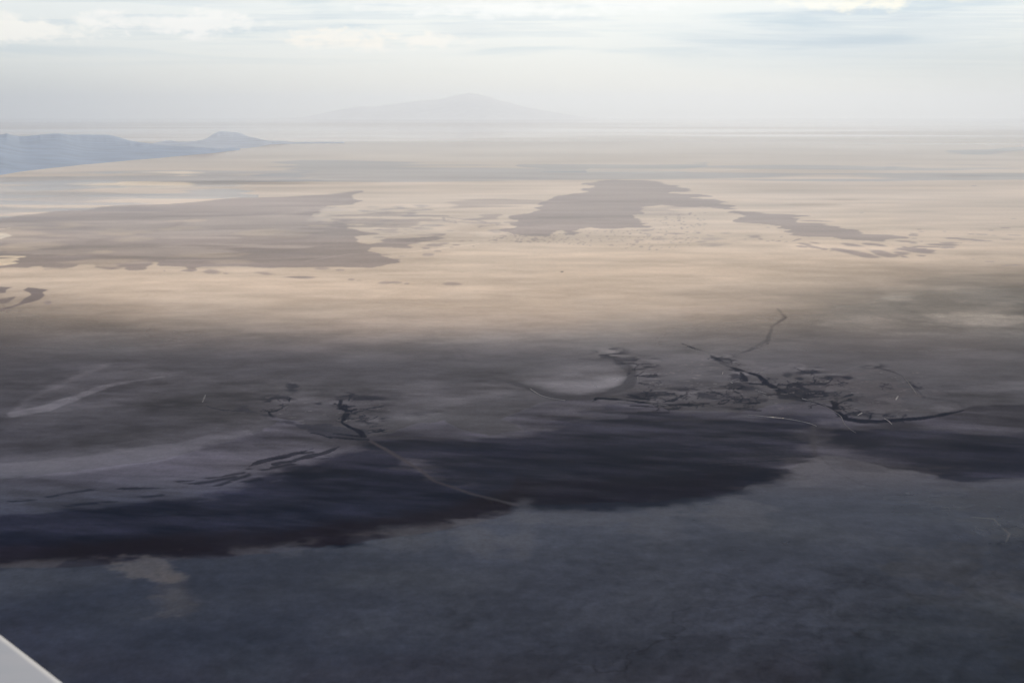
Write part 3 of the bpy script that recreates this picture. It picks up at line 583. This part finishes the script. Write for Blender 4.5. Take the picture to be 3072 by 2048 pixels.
# ---- fine creeks branching over the mud fans
def creek(x, y, ang, L, w, depth, g, wet=.06, k=.95):
    pts = [(x, y, w)]
    n = max(3, int(L / 7)); a = ang
    for i in range(n):
        a += g.uniform(-.38, .38); x += math.cos(a) * L / n; y += math.sin(a) * L / n * .38
        pts.append((x, y, max(w * (1 - .7 * (i + 1) / n), .35)))
        if depth > 0 and g.random() < .42: creek(x, y, a + g.choice((-1, 1)) * g.uniform(.5, 1.2), L * g.uniform(.3, .6), w * .6, depth - 1, g, wet, k * .92)
    paint(stroke([(a_, b_, c_ * 1.5 + .4) for a_, b_, c_ in pts], 1, 2.2, 1.0, .6, 200), wet=wet, alb=NAVY, k=k)
g = random.Random(12)
U = math.pi / 180
for Zf, x, y, an, L, w, dp in (
        (L1, 1480, 330, -100, 60, 2.2, 3), (L1, 1430, 300, -150, 55, 1.8, 3), (L1, 1560, 360, -20, 70, 2, 3), (L1, 1460, 400, 170, 40, 1.4, 2), (L1, 1530, 430, -25, 80, 1.4, 3), (L1, 1700, 540, -30, 60, 1.4, 2),
        (L1, 820, 320, -60, 60, 1.2, 3), (L1, 700, 350, -130, 50, 1.2, 2), (L1, 900, 250, -80, 50, .9, 2), (L1, 1500, 240, -80, 50, 1, 2), (L1, 1700, 430, -20, 60, 1, 2),
        (L2, 880, 320, -60, 60, 1.2, 3), (L2, 900, 330, -20, 90, 1.2, 3), (L2, 850, 260, -90, 60, 1, 3), (L2, 900, 400, 20, 90, 1.3, 3), (L2, 950, 550, -40, 80, 1.6, 3), (L2, 1150, 590, -50, 90, 1.6, 3),
        (L2, 1300, 540, -60, 90, 1.3, 3), (L2, 1750, 520, -140, 110, 1.8, 3), (L2, 1900, 500, -120, 70, 2, 3), (L2, 2000, 560, -160, 120, 1.8, 3), (L2, 1740, 180, -160, 60, 1.4, 3), (L2, 1760, 190, -10, 60, 1.4, 3),
        (L2, 1960, 350, 150, 60, 1.6, 3), (L2, 2150, 370, -30, 60, 1.5, 3), (L2, 1600, 600, 170, 110, 1.6, 2), (L2, 2100, 600, 175, 120, 1.8, 2), (L2, 1050, 610, 10, 120, 1.6, 3),
        (L3, 500, 250, -120, 60, 1.8, 3), (L3, 650, 230, -70, 60, 1.6, 3), (L3, 760, 240, -40, 70, 1.6, 3), (L3, 820, 250, -20, 80, 1.4, 3), (L3, 740, 330, 10, 70, 1.6, 3), (L3, 860, 440, -30, 80, 1.6, 3), (L3, 850, 470, -10, 90, 1.4, 3),
        (L3, 960, 560, -25, 90, 1.8, 3), (L3, 1200, 590, -40, 80, 1.6, 3), (L3, 1350, 570, -40, 60, 1.4, 3), (L3, 1500, 600, -50, 60, 1.2, 2), (L3, 1300, 260, 10, 80, 1.0, 2), (L3, 380, 300, -100, 40, 1.4, 2),
        (L3, 240, 270, -60, 50, 1.6, 3), (L3, 560, 130, -30, 60, 1.4, 3), (L3, 480, 90, 60, 50, 1.4, 3), (L3, 1640, 250, 60, 60, 1, 2), (L3, 700, 440, 160, 60, 1.6, 2), (L3, 620, 330, 160, 70, 1.8, 3)):
    (cx_, cy_), = Zf([(x, y)]); creek(cx_, cy_, an * U, L * .62, w, dp, g)
    for q_ in range(2):
        creek(cx_ + g.uniform(-34, 34), cy_ + g.uniform(-9, 9), an * U + g.uniform(-.9, .9), L * .3, w * .3, 2, g, k=.75)
# pale threads of sand on the fans
for Zf, x0, x1, y0, y1, n_ in ((L1, 700, 1900, 250, 480, 26), (L2, 850, 1600, 150, 560, 40), (L2, 1650, 2352, 380, 560, 24), (L3, 0, 1700, 100, 520, 46), (L3, 400, 700, 250, 380, 10)):
    for i in range(n_):
        x = g.uniform(x0, x1); y = g.uniform(y0, y1); (cx_, cy_), = Zf([(x, y)]); L = g.uniform(8, 34); a = g.uniform(-.35, .25)
        paint(stroke([(cx_, cy_), (cx_ + L * .5, cy_ + L * .5 * a), (cx_ + L, cy_ + L * a * .6)], .5, 1.8, 2), wet=g.choice((.9, 1.1, .7)), alb=(.10, .095, .09), k=g.uniform(.25, .6))
# long flow lines fanning over the mud towards the basin
for i in range(240):
    x = g.uniform(0, 3072); y = g.uniform(1010, 1270); L = g.uniform(40, 190); a = (-.10 if x < 900 else .06 if x < 1500 else -.16 if x < 2150 else .10) + g.uniform(-.05, .05)
    paint(stroke([(x, y, .3), (x + L * .5, y + L * .5 * a + g.uniform(-2, 2), 1.0), (x + L, y + L * a, .3)], 1, 3.5, 3), mul=g.choice((.78, .84, 1.18, 1.28)), k=g.uniform(.4, 1))

# ---- near flats: pale sand with a sun glow painted in, paler wet patches, veins
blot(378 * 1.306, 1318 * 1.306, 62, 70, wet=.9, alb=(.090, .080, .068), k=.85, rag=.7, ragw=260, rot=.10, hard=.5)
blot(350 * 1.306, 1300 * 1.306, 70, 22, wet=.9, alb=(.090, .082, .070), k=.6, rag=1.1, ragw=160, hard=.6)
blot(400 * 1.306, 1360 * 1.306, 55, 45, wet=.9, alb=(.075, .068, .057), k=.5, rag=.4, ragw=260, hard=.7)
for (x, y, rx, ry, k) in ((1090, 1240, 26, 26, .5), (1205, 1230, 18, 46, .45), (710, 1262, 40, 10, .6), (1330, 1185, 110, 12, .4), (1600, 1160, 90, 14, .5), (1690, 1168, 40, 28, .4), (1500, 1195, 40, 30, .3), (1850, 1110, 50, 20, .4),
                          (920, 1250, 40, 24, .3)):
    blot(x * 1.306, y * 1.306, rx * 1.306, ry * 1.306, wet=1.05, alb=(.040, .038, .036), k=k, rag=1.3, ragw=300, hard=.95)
near = sstep(1480, 1620, PY)
cloudy = fbm(1700, 501, 4, .5, sx=.8)
W *= 1 + near * (0.06 * cloudy + 0.05 * fbm(120, 505, 4, .6))
v1 = abs(fbm(900, 511, 6, .52, rot=.5)); v2 = abs(fbm(380, 521, 5, .55, rot=.2))
vz = sstep(1660, 1950, PY + .10 * (PX - 1500)) * sstep(600, 1500, PX) * (0.55 + 0.45 * sstep(-.4, .5, fbm(900, 571, 4, .6)))
W *= 1 - vz * .65 * sstep(.045, .0, v1) - vz * .45 * sstep(.05, .0, v2)
lump = fbm(70, 531, 4, .8, sx=.7, sy=1.6, rot=-.5); W *= 1 + vz * .20 * np.clip(lump, -1.2, 1); W *= 1 + near * (.05 * lump + .10 * fbm(32, 545, 3, .85, sx=.8, sy=1.4, rot=.4))
TW = fbm(1500, 541, 3, .5)
br = sstep(1850, 2000, PY + 90 * TW) * sstep(2700, 2300, PX)
paint((allv, br * sstep(-.3, .4, fbm(600, 551, 5, .6))), alb=(.014, .010, .013), k=.45)
paint(poly(V([(2200, 1180), (2300, 1180), (2600, 1230), (2700, 1500), (2352, 1400), (2250, 1330), (2100, 1330), (2150, 1250)]), 110, 40, 60, 900), alb=(.026, .024, .018), k=.45)
paint(poly(V([(1950, 1480), (2150, 1420), (2700, 1420), (2700, 1800), (1950, 1800)]), 120, 40, 60, 900), alb=(.006, .011, .013), k=.4)
M8 = Zm(2300, 1700, 500 / 2253)
for pts in ([(0, 230), (150, 290), (450, 345), (700, 410), (890, 495), (890, 560), (850, 620), (900, 680)], [(550, 545), (420, 580), (380, 680), (200, 770), (0, 870), (-200, 1000)], [(900, 345), (1050, 480), (1250, 540), (1500, 600)],
            [(1000, 560), (960, 600), (1050, 720), (1150, 860), (1300, 950), (1500, 990)], [(520, 870), (620, 950), (760, 1080), (900, 1180)], [(0, 1060), (200, 1170), (400, 1270), (600, 1330)],
            [(-1500, -20), (-900, 60), (-400, 140), (0, 230)], [(-700, 500), (-900, 720), (-1100, 900)], [(-1400, 420), (-1100, 400), (-800, 460)]):
    paint(stroke(M8(pts), 2.0, 4, 14, 5, 120), mul=.62, k=.8)
Q8 = Zm(2048, 1250, 0.509)
paint(stroke(Q8([(1700, 590), (1830, 600), (1890, 660), (1930, 690), (1905, 740)]), 2, 4, 6, 3, 120), wet=1.1, alb=(.08, .072, .048), k=.6)
paint(stroke(Q8([(820, 240), (900, 320), (1050, 395), (1200, 430), (1300, 470)]), 1.4, 5, 4), mul=.75)
for i in range(26):
    x0 = rng.uniform(1350, 2100); y0 = rng.uniform(560, 950); L = rng.uniform(60, 220)
    paint(stroke(Q8([(x0, y0), (x0 + L, y0 + L * .45)]), .8, 5, 6), mul=1.25 if rng.random() < .6 else .85, k=.6)
for pts in ([(0, 1070), (100, 1080), (130, 1130)], [(300, 1060), (400, 1085), (480, 1100), (490, 1140)], [(1280, 770), (1430, 775)], [(1480, 795), (1600, 815), (1700, 800)]):
    paint(stroke(Zm(1024, 1250, .509)(pts), 1.0, 4, 6), mul=.75)
for pts in ([(520, 1165), (700, 1110), (900, 1060)], [(1340, 1060), (1450, 1090), (1540, 1120), (1590, 1160)], [(1660, 1330), (1800, 1370), (1870, 1400), (1860, 1350)], [(760, 1350), (850, 1290)]):
    paint(stroke(Zm(0, 1250, .509)(pts), 1.2, 5, 8, 3, 120), mul=.78)

W = np.clip(W, 0.02, 1.6)
rim = sstep(580, 370, PY)
ALB *= (1 - .25 * rim)[:, None].astype(np.float32); W = W + rim * .26  # far flats toned toward the haze: distance fading painted into the surface
# every surface keeps some unevenness of its own, patch by patch
calm = .5 + .5 * sstep(930, 1080, PY)
tex = 1 + (.09 * mid + .10 * fin) * calm + .05 * fbm(4000, 601, 7, .8, sx=1.6) * sstep(800, 700, PY) + .10 * fbm(900, 611, 6, .8, sx=2.4) * sstep(420, 560, PY) * (1 - .8 * near)
ALB = (ALB * np.clip(tex, .55, 1.4)[:, None]).astype(np.float32)
# silt tint times W: carries the baked light and dark into the base colour
nearer = sstep(900, 1080, PY)[:, None]; shelf = sstep(1380, 1520, PY)[:, None]
SILT_LIGHT = np.array([.062, .054, .064]) * (1 - shelf) + np.array([.0088, .0148, .0310]) * shelf
ALB += (W[:, None] * SILT_LIGHT * nearer).astype(np.float32)
W *= 1 - .5 * nearer[:, 0].astype(np.float32)
W = np.where(PY < 520, np.minimum(W, .95), W).astype(np.float32)

neutral = away[:, None].astype(np.float32)
W = W * (1 - away) + away * 0.8
ALB = np.clip(ALB * (1 - neutral) + neutral * np.array([.06, .055, .05], np.float32), 0.003, .88)

# ------------------------------------------------------------------ ground mesh
def grid_mesh(name, verts, nr, nc, wrap):
    me = bpy.data.meshes.new(name)
    r = np.arange(nr - 1)[:, None]; c = np.arange(nc if wrap else nc - 1)[None, :]
    c2 = (c + 1) % nc
    q = np.stack([r * nc + c, r * nc + c2, (r + 1) * nc + c2, (r + 1) * nc + c], -1).reshape(-1, 4)
    q = q[:, ::-1]
    me.vertices.add(len(verts)); me.vertices.foreach_set('co', verts.astype(np.float32).ravel())
    me.loops.add(q.size); me.loops.foreach_set('vertex_index', q.astype(np.int32).ravel())
    me.polygons.add(len(q)); me.polygons.foreach_set('loop_start', np.arange(0, q.size, 4, dtype=np.int32))
    me.polygons.foreach_set('loop_total', np.full(len(q), 4, np.int32))
    me.update(calc_edges=True)
    return me
nr, nc = len(DEP), len(AZ)
gv = np.stack([GX, GY, np.zeros(NV)], -1)
gm = grid_mesh('ground', gv, nr, nc, True)
ca = gm.color_attributes.new('soil', 'FLOAT_COLOR', 'POINT')
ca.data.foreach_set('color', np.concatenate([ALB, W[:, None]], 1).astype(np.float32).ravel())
ground = bpy.data.objects.new('ground', gm); S.collection.objects.link(ground); ground['kind'] = 'structure'

def ground_material():
    m = bpy.data.materials.new('tidal_flat'); m.use_nodes = True; t = m.node_tree; t.nodes.clear(); N = NT(t)
    out = N.new('ShaderNodeOutputMaterial')
    at = N.new('ShaderNodeAttribute', attribute_name='soil')
    geo = N.new('ShaderNodeNewGeometry').outputs['Position']
    g1 = N.noise(geo, 1 / 55.0, 5, .65); g2 = N.noise(N.v('MULTIPLY', geo, (1, .5, 1)).outputs[0], 1 / 14.0, 3, .6)
    wob = N.m('ADD', N.m('MULTIPLY', N.m('SUBTRACT', g1, .5), .55), N.m('MULTIPLY', N.m('SUBTRACT', g2, .5), .5))
    wet = N.m('MULTIPLY', at.outputs['Alpha'], N.m('ADD', 1.0, wob))
    alb = N.mixc(1.0, at.outputs['Color'], N.comb(*[N.m('ADD', 1.0, wob)] * 3), 'MULTIPLY')
    dif = N.new('ShaderNodeBsdfDiffuse'); N.put(dif.inputs[0], alb); dif.inputs['Roughness'].default_value = 0.0
    gl = N.new('ShaderNodeBsdfGlossy'); gl.inputs['Color'].default_value = (1, 1, 1, 1); gl.inputs['Roughness'].default_value = 0.06
    fr = N.new('ShaderNodeFresnel'); fr.inputs[0].default_value = 1.33
    fac = N.m('MULTIPLY', fr.outputs[0], wet, clamp=True)
    mx = N.new('ShaderNodeMixShader'); N.put(mx.inputs[0], fac); N.l.new(dif.outputs[0], mx.inputs[1]); N.l.new(gl.outputs[0], mx.inputs[2])
    N.l.new(mx.outputs[0], out.inputs[0])
    return m
gm.materials.append(ground_material())

# ------------------------------------------------------------------ creeks and sand bars that stand out as bright threads
def creek_material(name, alb, wet):
    m = bpy.data.materials.new(name); m.use_nodes = True; t = m.node_tree; t.nodes.clear(); N = NT(t)
    out = N.new('ShaderNodeOutputMaterial'); geo = N.new('ShaderNodeNewGeometry').outputs['Position']
    n = N.noise(geo, 1 / 60.0, 4, .6)
    dif = N.new('ShaderNodeBsdfDiffuse'); N.put(dif.inputs[0], N.ramp(n, [(0.3, tuple(a * .6 for a in alb)), (0.7, alb)]))
    gl = N.new('ShaderNodeBsdfGlossy'); gl.inputs['Color'].default_value = (1, 1, 1, 1); gl.inputs['Roughness'].default_value = 0.08
    mx = N.new('ShaderNodeMixShader'); N.put(mx.inputs[0], wet); N.l.new(dif.outputs[0], mx.inputs[1]); N.l.new(gl.outputs[0], mx.inputs[2])
    N.l.new(mx.outputs[0], out.inputs[0]); return m
m_sand = creek_material('pale_sand', (.30, .30, .30), .03)
m_sand_dim = creek_material('grey_sand', (.13, .13, .14), .03)
def ribbon(name, pts, width, mat, z=1.5):
    """a low bank following photo-located points; width in metres at each end and the middle"""
    P = [ground_at(*p_) for p_ in pts]
    # Catmull-Rom
    Q = []
    for i in range(len(P) - 1):
        p0, p1, p2, p3 = P[max(i - 1, 0)], P[i], P[i + 1], P[min(i + 2, len(P) - 1)]
        for k in range(10):
            t = k / 10; Q.append(0.5 * ((2 * p1) + (p2 - p0) * t + (2 * p0 - 5 * p1 + 4 * p2 - p3) * t * t + (3 * p1 - p0 - 3 * p2 + p3) * t ** 3))
    Q.append(P[-1])
    rg = random.Random(len(pts)); vs = []; fs = []
    n = len(Q)
    for i, q in enumerate(Q):
        d = (Q[min(i + 1, n - 1)] - Q[max(i - 1, 0)]); d.z = 0; d.normalize(); s = Vector((-d.y, d.x, 0))
        # banks running away from the viewpoint are narrower than those lying across it
        rr = math.hypot(q.x, q.y); thick = width * 0.085 * rr / FPX
        w = min(thick / math.hypot(s.x, s.y * ALT / rr), 60) * (0.35 + 0.65 * math.sin(math.pi * (i + .6) / (n + .2)) ** .6) * rg.uniform(.75, 1.25) / 2
        # a mostly sideways-running bank must be wide in depth to be seen: keep real width everywhere
        for o, h in ((-1, .2), (-.5, z), (.5, z), (1, .2)): vs.append((q.x + s.x * w * o, q.y + s.y * w * o, h))
    for i in range(n - 1):
        for j in range(3): a = i * 4 + j; fs.append((a, a + 1, a + 5, a + 4))
    me = bpy.data.meshes.new(name); me.from_pydata(vs, [], fs); me.update(); me.materials.append(mat)
    me.polygons.foreach_set('use_smooth', [True] * len(me.polygons))
    o = bpy.data.objects.new(name, me); S.collection.objects.link(o); return o
banks = [
    (K4([(1268, 1266), (1300, 1288), (1350, 1315), (1420, 1333), (1505, 1347)]), 34, m_sand, 'long pale sandbank thread below the bright sheet of water'),
    (K5([(440, 1443), (560, 1455), (700, 1470), (820, 1492), (880, 1510), (900, 1520)]), 30, m_sand, 'longest pale sandbank thread, arching over the dark basin'),
    (K5([(800, 1332), (850, 1347), (930, 1370), (990, 1405), (1060, 1450), (1085, 1500), (1120, 1535), (1165, 1565)]), 32, m_sand_dim, 'grey winding sandbank along the main dark channel'),
    (K5([(1355, 1468), (1385, 1485), (1408, 1508)]), 34, m_sand, 'short pale sandbank crossing the dark channel at right'),
    (L3([(1470, 402), (1482, 380), (1492, 362)]), 60, m_sand, 'short bright upright sandbank on the right mud fan'),
    (L3([(1085, 556), (1110, 542), (1130, 530)]), 50, m_sand, 'short bright slanting sandbank above the dark channel'),
    (L3([(80, 315), (120, 322), (165, 338)]), 30, m_sand, 'upper of two small pale sandbanks beside the channel fork'),
    (L3([(130, 350), (170, 361)]), 26, m_sand, 'lower of two small pale sandbanks beside the channel fork'),
    (L3([(525, 387), (560, 398), (600, 408)]), 34, m_sand, 'tiny pale sandbank at the head of the grey winding one'),
    (L2([(700, 596), (800, 600), (880, 606)]), 26, m_sand_dim, 'left grey sandbank at the edge of the dark marsh'),
    (L2([(1050, 614), (1120, 620), (1195, 627)]), 26, m_sand_dim, 'right grey sandbank at the edge of the dark marsh'),
    (L2([(1738, 312), (1741, 300), (1743, 288)]), 24, m_sand, 'tiny bright sandbank standing upright in the grey channel mouth'),
    (L2([(1820, 390), (1845, 400)]), 26, m_sand, 'tiny bright sandbank below the grey channel mouth'),
    (L3([(1550, 172), (1600, 230), (1650, 300), (1680, 345)]), 46, m_sand_dim, 'grey diagonal sandbank at the right edge of the mud fan'),
    (L2([(880, 335), (886, 360), (888, 390)]), 26, m_sand_dim, 'grey sandbank at the right end of the bright sheet of water'),
    (K3([(1360, 1360), (1372, 1330), (1380, 1310)]), 60, m_sand_dim, 'faint grey sandbank at the head of the left channel'),
    (L2([(420, 572), (470, 582)]), 24, m_sand_dim, 'small grey sandbank at the left tip of the dark marsh'),
]
for pts, wd, mat, lab in banks:
    o = ribbon('sandbank', pts, wd, mat)
    o['label'] = lab; o['category'] = 'sandbank'; o['group'] = 'sandbanks among the tidal channels'

# ------------------------------------------------------------------ distant ranges
def hill_material(name, c):
    m = bpy.data.materials.new(name); m.use_nodes = True; t = m.node_tree; N = NT(t)
    b = t.nodes['Principled BSDF']; geo = N.new('ShaderNodeNewGeometry').outputs['Position']
    n = N.noise(geo, 1 / 1500.0, 6, .6)
    N.put(b.inputs['Base Color'], N.ramp(n, [(0.3, tuple(v * .7 for v in c)), (0.7, c)])); b.inputs['Roughness'].default_value = .95
    b.inputs['Specular IOR Level'].default_value = .1
    return m
def n_px(v, s_, seed): return vnoise(v / s_, np.full_like(v, 3.3), seed)
def mountain(name, prof, mat, back=1.10, seed=3, rough=.10, ncol=320, nrow=44, label=None, crag=7):
    """prof: (px, row of the foot, row of the crest). The crest stands behind the foot at its own distance."""
    xs = np.array([p_[0] for p_ in prof], float); yf = np.array([p_[1] for p_ in prof], float); yc = np.array([p_[2] for p_ in prof], float)
    cx = np.linspace(xs[0], xs[-1], ncol); F = np.interp(cx, xs, yf); C_ = np.interp(cx, xs, yc)
    V_ = []
    rs = np.random.RandomState(seed)
    C_ = C_ + crag * (n_px(cx, 60, seed) + .6 * n_px(cx, 24, seed + 1) + .4 * n_px(cx, 10, seed + 2))
    def n1(v, s): return vnoise(v, np.full_like(v, s * 7.7), seed + int(s))
    jag = 0
    for o in range(5): jag = jag + n1(cx / (70 / 2 ** o), o) * (.5 ** o)
    foot = [ground_at(x, y) for x, y in zip(cx, F)]
    H = np.zeros(ncol); D = np.zeros(ncol); BK = np.zeros(ncol)
    for i, g in enumerate(foot):
        dist = math.hypot(g.x, g.y); r = ray(cx[i], C_[i]); hd = math.hypot(r.x, r.y)
        slope = -r.z / hd
        kb = back if slope <= 0 else min(back, 0.88 * ALT / slope / dist)
        BK[i] = max(kb, 1.03)
        D[i] = dist
    BK = np.convolve(np.pad(BK, 8, 'edge'), np.ones(17) / 17, 'valid')
    for i in range(ncol):
        r = ray(cx[i], C_[i]); hd = math.hypot(r.x, r.y); H[i] = max(ALT + r.z / hd * D[i] * BK[i], 15.0)
    HS = np.convolve(np.pad(H, 10, 'edge'), np.ones(21) / 21, 'valid')
    for j in range(nrow):
        t = j / (nrow - 1)
        # across the range: foot (0) -> crest (.5) -> far foot (1)
        rise = math.sin(math.pi * t) ** 1.25
        for i in range(ncol):
            r = ray(cx[i], C_[i]); hd = math.hypot(r.x, r.y)
            d = D[i] * (1 + (BK[i] - 1) * 2 * t)
            gx, gy = r.x / hd * d, r.y / hd * d
            gul = sum(float(vnoise(np.array([gx / w_ + gy / w_ * .3]), np.array([gy / (w_ * 1.6)]), seed + 40 + q_)[0]) * a_ for q_, (w_, a_) in enumerate(((5200, 1.0), (2300, .6), (1000, .35))))
            h = (HS[i] * rise + (H[i] - HS[i]) * rise ** 10) * (1 + .30 * gul * (1 - rise)) - (2.0 if j in (0, nrow - 1) else 0)
            V_.append((r.x / hd * d, r.y / hd * d, max(h, -3.0)))
    V_ = np.array(V_)
    me = grid_mesh(name, V_, nrow, ncol, False); me.materials.append(mat)
    me.polygons.foreach_set('use_smooth', np.ones(len(me.polygons), bool))
    o = bpy.data.objects.new(name, me); S.collection.objects.link(o); o['kind'] = 'structure'
    if label: o['label'] = label; o['category'] = 'hills'
    return o
mh = hill_material('hazed_rock', (.38, .50, .64))  # rock tinted haze blue: part of the distance fading is in the colour
def B(pts): return [(x * 900 / 2352, 380 + yb_ * 900 / 2352, 380 + yt * 900 / 2352) for x, yb_, yt in pts]
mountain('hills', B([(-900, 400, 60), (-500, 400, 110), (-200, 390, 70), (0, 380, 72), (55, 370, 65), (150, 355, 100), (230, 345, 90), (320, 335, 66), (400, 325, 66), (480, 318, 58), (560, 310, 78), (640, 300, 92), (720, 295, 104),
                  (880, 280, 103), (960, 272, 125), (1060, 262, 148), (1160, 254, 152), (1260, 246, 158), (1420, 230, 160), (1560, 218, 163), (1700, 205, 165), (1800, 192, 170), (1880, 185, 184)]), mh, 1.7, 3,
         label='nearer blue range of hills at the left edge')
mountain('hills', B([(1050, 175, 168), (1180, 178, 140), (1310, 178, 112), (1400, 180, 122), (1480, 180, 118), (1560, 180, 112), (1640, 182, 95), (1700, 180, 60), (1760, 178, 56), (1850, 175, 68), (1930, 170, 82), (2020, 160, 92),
                  (2130, 140, 112), (2300, 135, 125), (2500, 133, 128), (2700, 132, 131)]), hill_material('paler_hazed_rock', (.50, .60, .70)), 1.5, 17,  # lighter again, more haze fading put into the rock colour
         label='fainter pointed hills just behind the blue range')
def B2(pts): return [(800 + x * 900 / 2352, 240 + yb_ * 900 / 2352, 240 + yt * 900 / 2352) for x, yb_, yt in pts]
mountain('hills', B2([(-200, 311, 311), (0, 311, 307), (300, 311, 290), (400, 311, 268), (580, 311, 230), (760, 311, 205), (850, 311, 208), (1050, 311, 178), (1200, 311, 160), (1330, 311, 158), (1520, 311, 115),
                   (1580, 311, 104), (1660, 311, 116), (1760, 311, 140), (1850, 311, 165), (2050, 311, 215), (2350, 311, 268), (2600, 311, 309)]), hill_material('far_hazed_rock', (.74, .76, .74)), 1.08, 29, rough=.02, crag=3,  # almost as pale as the haze, its fading painted into the rock
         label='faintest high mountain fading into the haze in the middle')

# ------------------------------------------------------------------ wing of the aircraft
def wing():
    mw_ = bpy.data.materials.new('white_painted_metal'); mw_.use_nodes = True; N = NT(mw_.node_tree); b = mw_.node_tree.nodes['Principled BSDF']
    tc = N.new('ShaderNodeTexCoord').outputs['Object']
    n = N.noise(N.v('MULTIPLY', tc, (1, 4, 1)).outputs[0], 1.2, 5, .6)
    N.put(b.inputs['Base Color'], N.ramp(n, [(0.3, (.30, .36, .42)), (0.7, (.34, .39, .44))])); b.inputs['Roughness'].default_value = .6
    root = bpy.data.objects.new('airplane_wing', None); S.collection.objects.link(root)
    root['label'] = 'light grey aircraft wing cutting across the bottom left corner'; root['category'] = 'wing'
    # local frame: origin on the visible edge, e along the edge, n into the wing (down-left), u upward
    dist = 6.0
    a = ray(-40, 1873); c = ray(215, 2070)
    a = a * (2.3 / -a.z); c = c * (2.3 / -c.z)
    e = (c - a).normalized()
    nn = Vector((-1, -.2, 0)); nn = (nn - e * nn.dot(e)).normalized()
    if (nn.z > 0): pass
    u = e.cross(nn).normalized()
    if u.z < 0: u = -u
    root.location = Vector((0, 0, ALT)) + a
    chord = 2.2
    prof = [(0.0, 0.0)]
    K = 14
    top = [(chord * (1 - math.cos(math.pi * i / K)) / 2, None) for i in range(K + 1)]
    def th(x):
        q = 1 - x / chord; return chord * .6 * (0.2969 * math.sqrt(max(q, 0)) - .126 * q - .3516 * q * q + .2843 * q ** 3 - .1036 * q ** 4)
    up = [(x, th(x) * .25 + .002) for x, _ in top]; lo = [(x, -.002 - th(x) * .6) for x, _ in top][::-1]
    ring = up + lo
    def section(s0, s1, nseg, name, mat, ring):
        vs = []; fs = []
        for k in range(nseg + 1):
            s_ = s0 + (s1 - s0) * k / nseg; bow = -0.004 * (s_ - .5) ** 2
            for (x, z) in ring:
                vs.append(tuple(e * s_ + nn * (x - bow) + u * z))
        m_ = len(ring)
        for k in range(nseg):
            for i in range(m_): fs.append((k * m_ + i, k * m_ + (i + 1) % m_, (k + 1) * m_ + (i + 1) % m_, (k + 1) * m_ + i))
        fs.append(tuple(range(m_))[::-1]); fs.append(tuple(nseg * m_ + i for i in range(m_)))
        me = bpy.data.meshes.new(name); me.from_pydata(vs, [], fs); me.update(); me.materials.append(mat)
        me.polygons.foreach_set('use_smooth', [True] * len(me.polygons))
        o = bpy.data.objects.new(name, me); S.collection.objects.link(o); o.parent = root; return o
    section(-3.0, 4.0, 24, 'wing_skin', mw_, ring)
wing()

# ------------------------------------------------------------------ haze
hm = bpy.data.materials.new('haze'); hm.use_nodes = True; ht = hm.node_tree; ht.nodes.clear(); N = NT(ht)
ho = N.new('ShaderNodeOutputMaterial'); pv = N.new('ShaderNodeVolumePrincipled')
pv.inputs['Color'].default_value = (.64, .75, .885, 1); pv.inputs['Density'].default_value = 6.0e-6; pv.inputs['Anisotropy'].default_value = 0.70
N.l.new(pv.outputs[0], ho.inputs['Volume'])
hm.cycles.volume_sampling = 'DISTANCE'
hs = 420000.0; z0, z1 = -5.0, 6000.0
me = bpy.data.meshes.new('haze')
me.from_pydata([(sx * hs, sy * hs, z) for z in (z0, z1) for sx, sy in ((-1, -1), (1, -1), (1, 1), (-1, 1))], [],
               [(3, 2, 1, 0), (4, 5, 6, 7), (0, 1, 5, 4), (1, 2, 6, 5), (2, 3, 7, 6), (3, 0, 4, 7)])
me.update(); me.materials.append(hm)
hz = bpy.data.objects.new('haze', me); S.collection.objects.link(hz); hz['kind'] = 'stuff'
print('foot ranges', [round(math.hypot(*ground_at(x, y).xy) / 1000, 1) for x, y in ((0, 520), (700, 450), (1400, 392), (1536, 2048))], 'max hill', max(max(v.co.z for v in o.data.vertices) for o in S.objects if o.name.startswith('hills')))
